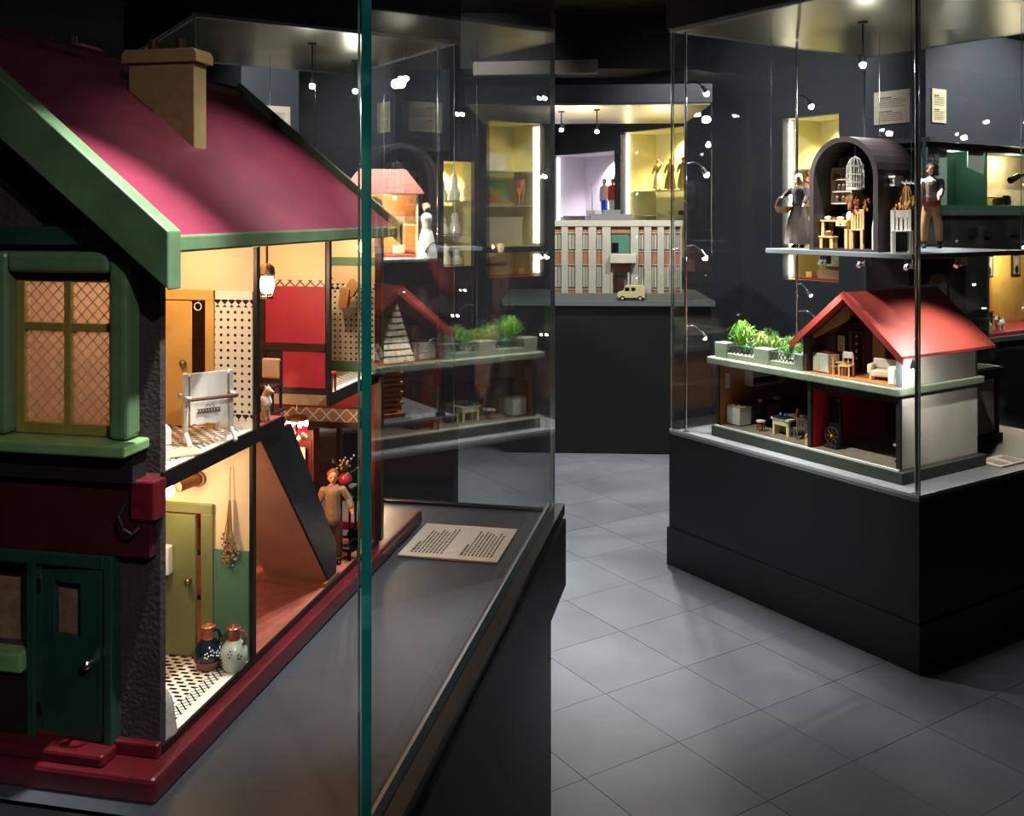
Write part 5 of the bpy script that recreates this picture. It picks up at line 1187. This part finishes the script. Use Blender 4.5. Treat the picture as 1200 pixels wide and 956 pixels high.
t = thing('clock_figure', 'dark clock on a stand next to the pink roofed dollhouse', 'clock', MV.at(.86, .17, 1.29), 32.9-20)
MB().lathe([(.03, 0), (.02, .02), (.016, .20), (.02, .22)], n=14).build('stand', blackm, t, smooth=True); MB().cyl((0, -.012, .25), (0, .012, .25), .034, n=24).build('case', blackm, t); MB().cyl((0, -.0135, .25), (0, -.012, .25), .028, n=24).build('dial', whitef, t)
# ================================================================== COLUMN CASE behind
cc = thing('partition_column', 'dark grey exhibition column with a cream text panel behind the roof', 'column', CV.at(0, 0, 0), 32.9)
MB().box(0, .357, 0, 1.3, 0, 2.5).build('shaft', gwall, cc); MB().box(-.004, .361, -.004, 1.304, 0, .1).build('foot', black, cc)
def wall_card(label, fr, x, y, z0, z1, w, axis, seed, m=cardm):
    t = thing('text_panel', label, 'text panel', fr.at(x, y, 0), fr.deg); rr = random.Random(seed); mb = MB()
    if axis == 'x': MB().box(0, w, -.008, -.0005, z0, z1).build('card', m, t)
    else: MB().box(-.008, -.0005, 0, w, z0, z1).build('card', m, t)
    H_ = z1-z0
    for b in (.30, .72):
        for r in range(6):
            zz = z1-H_*(b-.10+.055*r); a = w*.14; end = w*(.5 if r == 0 else rr.uniform(.78, .88)); hh = H_*(.020 if r == 0 else .010)
            while a < end:
                L = min(w*rr.uniform(.02, .07), end-a)
                if axis == 'x': mb.box(a, a+L, -.0086, -.008, zz-hh, zz+hh)
                else: mb.box(-.0086, -.008, w-a-L, w-a, zz-hh, zz+hh)
                a += L+w*.012
    mb.build('print', inkm, t)
wall_card('cream printed text panel on the dark column behind the roof', CV, .075, 0, 1.985, 2.15, .225, 'x', 1)
wall_card('cream printed text panel on the flank of the dark column', CV, 0, .15, 2.0, 2.17, .22, 'y', 2)
# ================================================================== FAR RIGHT WALL CASE
wc = thing('display_case', 'tall black wall case with grey header and lit model rooms', 'display case', WV.at(0, 0, 0), 32.9)
MB().box(0, 2.2, 0, .372, 1.905, 2.50).build('header', gwall, wc)
MB().box(-.004, 2.2, -.03, .372, 1.88, 1.905).build('header_rail', mat('rail_grey', '6a6e74', .35, .6), wc)
MB().box(-.03, 2.2, -.02, .372, 1.49, 1.517).build('shelf', mat('shelf_dark', '3a3f42', .4), wc)
MB().box(0, 2.2, .0, .372, 1.27, 1.489).build('drawer_block', black, wc)
MB().box(.36, .56, .0, .372, .80, 1.27).build('black_panel', black, wc); MB().box(-.02, 2.2, -.02, .372, .775, .80).build('shelf', mat('shelf_grey2', '4d5256', .4), wc)
MB().box(.0, .36, .1, .372, .80, 1.27).build('black_panel', dark, wc); MB().box(0, 2.2, 0, .372, 0, .775).build('plinth', black, wc)
MB().box(.56, .572, -.01, .02, .80, 1.27).build('post', mat('rail_grey', '6a6e74', .35, .6), wc); MB().box(0, .02, 0, .02, 1.517, 1.88).build('post', mat('rail_grey', '6a6e74', .35, .6), wc)
MB().box(0, 2.2, .36, .372, 1.517, 1.905).build('back', dark, wc); MB().box(.56, 2.2, .36, .372, .80, 1.27).build('back', dark, wc)
pane(wc, .02, 2.2, .002, .008, 1.518, 1.88)
for x, z in ((.42, 1.40), (.56, 1.39), (.82, 1.40), (.66, .70)): MB().box(x-.035, x+.035, -.012, -.0005, z-.022, z+.022).build('lock_plate', steel, wc)
wall_card('cream printed text panel on the left flank of the wall case header', WV, 0, .09, 1.99, 2.17, .225, 'y', 5)
wall_card('pale yellow printed text panel on the front of the wall case header', WV, .046, 0, 1.985, 2.165, .125, 'x', 6, cardy)
gm = thing('model_room', 'dark green model house with a fold out wall and cream room', 'model house', WV.at(.03, .03, 1.517), 32.9)
dg = mat('model_green', '1f4a35', .5, var=.1); pg_ = mat('model_pale_green', '7d9484', .6)
MB().box(0, 1.6, 0, .32, 0, .03).build('base', dg, gm); MB().box(.01, .235, .02, .03, .03, .345).build('facade', pg_, gm)
for i in range(2):
    for j in range(4): MB().box(.05+i*.06, .095+i*.06, .015, .02, .20+j*.032, .225+j*.032).build('window', blackm, gm)
for i in range(2): MB().box(.05+i*.06, .095+i*.06, .015, .02, .07, .11).build('window', blackm, gm)
MB().box(.235, .60, .18, .19, .03, .345).build('green_wall', dg, gm); MB().box(.235, .245, .03, .18, .03, .345).build('side_wall', pg_, gm); MB().box(.565, .585, .0, .19, .03, .345).build('frame', dg, gm)
MB().prism([(.40, .36), (.40, .25), (.55, .21), (.55, .36)], 'y', .0, .006).build('flap', mat('flap_silver', '9aa89c', .35, .4), gm)
MB().box(.585, 1.6, .19, .20, .03, .345).build('cream_wall', mat('cream_plaster', 'd8c49a', .6, var=.2, scale=12), gm); MB().box(.0, 1.6, .0, .32, .345, .355).build('roof', dg, gm)
gm.scale = (1, 1, .95)
lamp('POINT', 'lamp_light', WV.at(1.0, .10, 1.80), 5, (1, .85, .6), size=.03)
lamp('POINT', 'lamp_light', WV.at(.40, .10, 1.82), 2.5, COOL, size=.03)
t = thing('dome_lamp', 'white dome under the wall case header rail', 'lamp', WV.at(.42, .15, 1.872), 32.9); MB().lathe([(.10, -.012), (.085, .0), (.05, .007), (.0, .008)], n=20).build('dome', whitef, t, smooth=True); MB().cyl((0, 0, -.018), (0, 0, -.012), .10, n=20).build('rim', whitef, t)
for i, x in enumerate((.66, .72, .79, .86)):
    t = thing('mini_pot', ('small yellow can in the cream room of the green model', 'small wooden crate in the cream room of the green model', 'round brown tub in the cream room of the green model', 'black barrel in the cream room of the green model')[i], 'pot', WV.at(.03+x, .08, 1.547), 32.9)
    MB().lathe([(.022, 0), (.028, .02), (.024, .04+.012*(i == 3))], n=4 if i == 1 else 14).build('body', (mat('can_yellow', 'd8c040', .4), pale_wood, mat('tub_brown', '6a4028', .5), blackm)[i], t, smooth=i != 1); MB().cyl((0, 0, .04+.012*(i == 3)), (0, 0, .046+.012*(i == 3)), .018, n=12).build('lid', blackm, t)
t = thing('mini_lamp_arm', 'black jointed lamp arm reaching in front of the cream room', 'lamp arm', WV.at(.74, -.05, 1.70), 32.9); MB().tube([(.35, 0, .03), (.15, 0, .035), (.03, 0, 0)], .009, 8).build('arm', blackm, t, smooth=True); MB().cyl((.05, 0, .012), (-.03, 0, -.014), .016, .02, 12).build('lamp_head', blackm, t, smooth=True)
yr = thing('model_room', 'yellow walled model room with red floor and framed portraits', 'model room', WV.at(.575, .01, .80), 32.9)
yw = mat('yellow_plaster', 'c9a552', .7, var=.15, scale=10)
MB().box(0, 1.6, 0, .32, 0, .02).build('red_floor', mat('floor_red', '9a2a30', .6), yr); MB().box(0, 1.6, .30, .31, .02, .46).build('back_wall', yw, yr); MB().box(.0, .008, .0, .30, .02, .46).build('side_wall', yw, yr)
MB().box(.38, .54, .292, .30, .02, .30).build('door', mat('door_ochre', 'b58638', .5), yr)
lamp('POINT', 'lamp_light', WV.at(1.15, .12, 1.22), 7, (1, .85, .6), size=.03)
for i, x in enumerate((.50, .80)):
    t = thing('framed_portrait', ('dark framed portrait over the ochre door of the yellow room', 'dark framed portrait on the wide wall of the yellow room')[i], 'picture', WV.at(.575+x, .309, 1.19), 32.9)
    MB().box(-.045, .045, -.012, -.0005, -.085, .055).build('frame', wood, t); MB().box(-.034, .034, -.0135, -.012, -.072, .042).build('canvas', mat('portrait_grey', '8a8478', .6), t); MB().sph((0, -.0135, .0), (.012, .002, .016), 10, 6).build('face', mat('portrait_skin', 'c98a6a', .6), t); MB().sph((0, -.0135, -.045), (.02, .002, .026), 10, 6).build('coat', blackm, t)
t = thing('dog_figurine', 'tiny white dog figurine on the red floor of the yellow room', 'figurine', WV.at(.79, .06, .82), 32.9+10)
blob('body', [((-.03, 0, .045), (.03, 0, .045), .018, .019), ((.03, 0, .05), (-.0, 0, .05), .01, .01), ((-.03, 0, .055), (-.045, 0, .075), .014, .016), ((-.048, 0, .075), (-.066, 0, .070), .011, .007)]+[((x, y, .04), (x, y, .008), .009, .008) for x in (-.026, .026) for y in (-.009, .009)]+[((.04, 0, .055), (.052, 0, .08), .006, .004)], mat('dog_white2', 'ece8e0', .7), t, .005)
MB().sph((-.047, -.013, .082), (.009, .005, .012), 8, 6).sph((-.047, .013, .082), (.009, .005, .012), 8, 6).build('ears', blackm, t)
t = thing('mini_dresser', 'dark wooden dresser with white basin in the yellow room', 'dresser', WV.at(.66, .16, .82), 32.9)
MB().box(-.05, .16, -.04, .04, .02, .10).build('body', wood, t); MB().box(-.055, .165, -.045, .045, .10, .11).build('top', mat('dress_top', '8a5a38', .4), t); MB().lathe([(.015, .11), (.03, .12), (.034, .135), (.03, .132)], n=16).build('basin', whitef, t, smooth=True)
for x in (-.04, .15): MB().box(x-.008, x+.008, -.03, .03, 0, .02).build('foot', wood, t)
t = thing('mini_bottle', 'small yellow bottle at the front edge of the red floor', 'bottle', WV.at(.63, .03, .82), 32.9); MB().lathe([(.018, 0), (.02, .05), (.008, .062), (.008, .075)], n=14).build('body', mat('bottle_yellow', 'c9b560', .3), t, smooth=True); MB().cyl((0, 0, .075), (0, 0, .082), .009, n=10).build('cap', wood, t)
# ================================================================== LONG BUILDING CASE
bc = thing('display_case', 'black display case with the long pale building in a glass front', 'display case', BV.at(0, 0, 0), BV.deg)
MB().box(-.30, .98, -.02, .9, 0, .925).build('plinth', black, bc); MB().box(-.32, 1.0, -.05, .9, .925, .955).build('table_top', mat('case_grey_edge', '5f676a', .4), bc)
pane(bc, -.30, .98, -.036, -.030, .956, 2.17)
bk = thing('case_canopy', 'blue grey canopy with golden lit underside over the long building', 'canopy', BV.at(0, 0, 0), BV.deg)
MB().box(-.55, .98, -.06, 1.22, 2.185, 2.30).build('fascia', mat('canopy_blue_grey', '39404a', .5), bk); MB().box(-.53, .97, -.05, 1.21, 2.172, 2.184).build('soffit', mat('soffit_gold', 'a09478', .38, .75), bk)
for x in (.2, .75): lamp('SPOT', 'spot_light', BV.at(x, .75, 1.75), 26, (1, .88, .62), BV.at(x+.1, .55, 2.17), .03, 120, .8)
hanging_spot(BV, .05, .3, 2.05, 2.172, 'bright spotlight hanging at the left of the long building canopy')
hanging_spot(BV, .28, .2, 2.03, 2.172, 'small bright spotlight under the golden soffit')
B0 = .955
wb = mat('building_white', 'b9b3a4', .6, var=.06, scale=20); brk = mat('building_brown', 'a07050', .7, var=.12, scale=60); gl2 = mat('window_grey', '4a4c46', .25, spec=.8); bld = thing('model_building', 'long pale two storey model building with tall piers, balcony and brown panels', 'model building', BV.at(0, 0, B0), BV.deg)
Wb = .80; Hb = .50
MB().box(-.012, Wb+.02, -.012, .36, 0, .045).build('base', mat('building_base', '74796f', .6), bld); MB().box(0, Wb, .022, .35, .045, Hb-.036).build('core', mat('building_core', '8a8474', .6), bld)
MB().box(-.004, Wb+.004, -.004, .355, Hb-.036, Hb).build('cornice', wb, bld)
bays = [(.006, .050), (.092, .138), (.182, .220), (.268, .306), (.532, .568), (.611, .650), (.690, .726), (.760, .792)]; ctr = (.358, .484)
edges = sorted(bays+[ctr]); xs = 0.0
for a, b in edges:
    MB().box(xs, a, 0, .022, .045, Hb-.036).build('pier', wb, bld); xs = b
MB().box(xs, Wb, 0, .022, .045, Hb-.036).build('pier', wb, bld)
curt2 = mat('net_curtain', 'b5aea0', .8)
for a, b in bays:
    MB().box(a, b, .014, .022, Hb-.075, Hb-.036).build('spandrel', brk, bld); MB().box(a, b, .014, .022, .225, .305).build('spandrel', brk, bld); MB().box(a, b, .014, .022, .045, .068).build('spandrel', brk, bld)
    for z0, z1 in ((.310, .420), (.072, .220)):
        w_ = MB().box(a, b, .018, .022, z0, z1).build('window', gl2, bld)
        MB().box(a, b, .010, .018, z1, z1+.005).box(a, b, .010, .018, z0-.005, z0).build('ledge', wb, w_)
        for k in (.10, .55): MB().box(a+(b-a)*k, a+(b-a)*(k+.34), .0165, .018, z0+.01, z1-.004).build('curtain', curt2, w_)
a, b = ctr
MB().box(a, b, .014, .022, Hb-.080, Hb-.036).build('spandrel', brk, bld); MB().box(a, b, .019, .022, .300, .412).build('green_room', mat('room_green', '4d7a66', .6), bld); MB().box(a+.01, a+.05, .016, .019, .300, .36).build('opening', blackm, bld)
MB().box(a-.004, b+.03, -.045, .022, .235, .292).build('balcony', wb, bld, bevel=.003); MB().box(a, b, .014, .022, .175, .235).build('spandrel', brk, bld)
MB().box(a, a+.012, -.01, .022, .045, .175).build('door_pier', wb, bld); MB().box(b-.02, b-.008, -.01, .022, .045, .175).build('door_pier', wb, bld); MB().box(a+.025, b-.042, .012, .022, .045, .155).build('door', mat('door_dark', '3a2620', .4), bld)
MB().box(.235, .50, .08, .27, Hb, Hb+.042).build('penthouse', mat('pent_grey', '6d6a6c', .6), bld); MB().box(.315, .425, .10, .22, Hb+.042, Hb+.068).build('penthouse', mat('pent_grey', '6d6a6c', .6), bld)
van = thing('toy_van', 'cream toy delivery van parked before the long building', 'toy van', BV.at(.48, -.115+.10, B0), BV.deg)
van.location = BV.at(.485, -.022, B0); van.scale = (.8, .28, .8) if False else (1, 1, 1)
vm = mat('van_cream', 'd8cc9a', .35)
MB().prism([(-.085, .018), (.085, .018), (.085, .090), (.075, .098), (-.035, .098), (-.05, .062), (-.082, .055), (-.088, .035)], 'y', -.0075, .008).build('body', vm, van, bevel=.003)
for x in (-.055, .055):
    w_ = MB().cyl((x, -.0085, .016), (x, .004, .016), .0155, n=16).build('wheel', blackm, van); MB().cyl((x, -.0095, .016), (x, -.0085, .016), .008, n=12).build('hub_cap', vm, w_)
for x0, x1 in ((-.040, -.012), (.0, .025)): MB().box(x0, x1, -.0085, -.0075, .062, .084).build('window', blackm, van)
# ================================================================== THINGS IN THE NICHES
def BN(x, y, z): return BW.at(.061+x, y, z)
for i, (y, c1, c2) in enumerate(((.13, 'd8b878', 'e2cfa0'), (-.02, 'c9a860', '8a7040'), (-.17, 'd8c080', 'd0b878'), (-.33, 'e8d8a8', 'e0c890'))):
    doll('costume_doll', ('costume doll with a raised arm and cream gown on the glass shelf', 'costume doll in a short dark gold skirt on the glass shelf', 'costume doll in a long plain gold gown on the glass shelf', 'pale costume doll beside the niche end on the glass shelf')[i], BN(.16, y, 1.688), 32.9-75, .27, 'c89058', '6a4a24', jacket=c1, skirt=c2, vox=60, fingers=False, arms=((.15, -.08, .86) if i == 0 else (.15, -.06, .55), (-.15, -.08, .55)))
for i, (y, r) in enumerate(((-.05, .035), (-.16, .025), (-.28, .05))):
    t = thing('niche_jug', ('wide yellow dish under the costume dolls', 'small brown cup under the costume dolls', 'rust coloured rounded jug under the costume dolls')[i], 'jug', BN(.15, y, 1.488), 32.9)
    MB().lathe([(r*.7, 0), (r, r*.6), (r*.9, r*1.1), (r*.5, r*1.5*(.6 if i == 0 else 1))], n=16).build('body', (mat('dish_yellow', 'd8b840', .4), mat('cup_brown', '6a4a24', .4), mat('jug_rust', 'b5683a', .4))[i], t, smooth=True); MB().tube([(0, r*.9, r*1.0), (0, r*1.4, r*.8), (0, r*.95, r*.35)], r*.1, 6).build('handle', mat('cup_brown', '6a4a24', .4), t)
for i, (y, c) in enumerate(((.83, '2a58c8'), (.71, 'c83a34'), (.59, 'a02a2c'), (.49, '3a3a58'))):
    doll('uniform_doll', ('uniform doll in bright blue trousers and pale coat', 'uniform doll in a red coat with white trousers', 'uniform doll in a dark red coat holding a pole', 'uniform doll in a navy coat at the niche end')[i], BN(.14, y, 1.478), 32.9-75, .33, 'd0a080', '2a1c18', jacket=('d8d0d0', 'd04038', 'b83a34', '3a3a58')[i], trousers=('2a58d8', 'e0dce0', '4a2a2c', 'c8c4cc')[i], vox=55, fingers=False)
t = thing('white_stand', 'white box stand with a thin rod beside the uniform dolls', 'stand', BN(.15, 1.02, 1.478), 32.9); MB().box(-.05, .05, -.10, .02, 0, .05).build('box', whitef, t); MB().cyl((0, 0, .05), (0, 0, .30), .005, n=8).build('rod', steel, t)
t = thing('white_board', 'bright white panel standing on the upper shelf of the tall niche', 'panel', BN(.26, -1.66, 1.808), 32.9); MB().box(0, .02, -.12, .12, 0, .14).build('panel', whitef, t); MB().box(-.02, .03, -.08, .08, -.0, .006).build('foot', whitef, t)
doll('baby_doll', 'pink bare baby doll standing on the lower shelf of the tall niche', BN(.12, -1.50, 1.558), 32.9-70, .24, 'e0906a', 'c87848', vox=60, fingers=False, shoes='e0906a')
t = thing('toy_stage', 'green and yellow toy stage on the lower shelf of the tall niche', 'toy stage', BN(.14, -1.68, 1.558), 32.9)
MB().box(.04, .06, -.12, .10, 0, .18).build('backdrop', mat('stage_green', '7fa83a', .6), t); MB().box(-.06, .04, -.12, .10, 0, .02).build('floor', mat('stage_yellow', 'd8c040', .6), t); MB().box(.01, .03, -.06, .02, .02, .10).build('block', mat('stage_orange', 'c8782a', .6), t)
t = thing('white_chest', 'large cream box chest at the bottom of the tall niche', 'chest', BN(.16, -1.65, 1.263), 32.9); MB().box(-.08, .08, -.16, .14, 0, .19).build('body', mat('chest_cream', 'e8dfb8', .6), t, bevel=.004); MB().box(-.085, .085, -.165, .145, .19, .21).build('lid', mat('chest_cream', 'e8dfb8', .6), t, bevel=.003)
t = thing('mini_kitchen', 'teal and cream miniature kitchen on a red base in the low niche', 'model room', BN(.12, -1.65, 1.0455), 32.9)
MB().box(-.10, .12, -.20, .20, 0, .012).build('base', mat('mini_red', 'b03a2a', .6), t); MB().box(-.04, .02, -.17, .05, .012, .07).build('counter', mat('mini_cream', 'e8dcb0', .5), t); MB().box(.08, .10, -.20, .08, .012, .14).build('teal_wall', mat('mini_teal', '2f7a74', .6), t)
MB().box(.06, .08, -.10, .06, .09, .14).build('white_shelf', whitef, t); MB().box(-.02, .02, .12, .17, .012, .05).build('stool', mat('mini_tan', 'd8b070', .5), t); MB().box(-.02, .02, -.10, -.04, .07, .09).build('red_pot', mat('mini_red', 'b03a2a', .6), t)
def LN(x, y, z): return LW.at(x, .061+y, z)
for i, (x, z, hh) in enumerate(((-1.0, 1.61, .2), (-.87, 1.61, .25), (-.99, 1.31, .16), (-.86, 1.31, .2), (-.96, 1.031, .2), (-.84, 1.031, .14))):
    t = thing('white_figurine', ('white bottle shaped figurine on the top shelf of the narrow niche', 'tall white figurine on the top shelf of the narrow niche', 'white bowl figurine on the middle shelf of the narrow niche', 'white urn on the middle shelf of the narrow niche', 'white bell figurine at the bottom of the narrow niche', 'short white jar at the bottom of the narrow niche')[i], 'figurine', LN(x, .15, z), 32.9)
    MB().lathe([(.05, 0), (.06, hh*.3), (.03, hh*.6), (.04, hh*.8), (.015, hh)], n=16).build('body', whitef, t, smooth=True); MB().cyl((0, 0, 0), (0, 0, .008), .058, n=16).build('foot', mat('fig_foot', '6a5a48', .5), t)
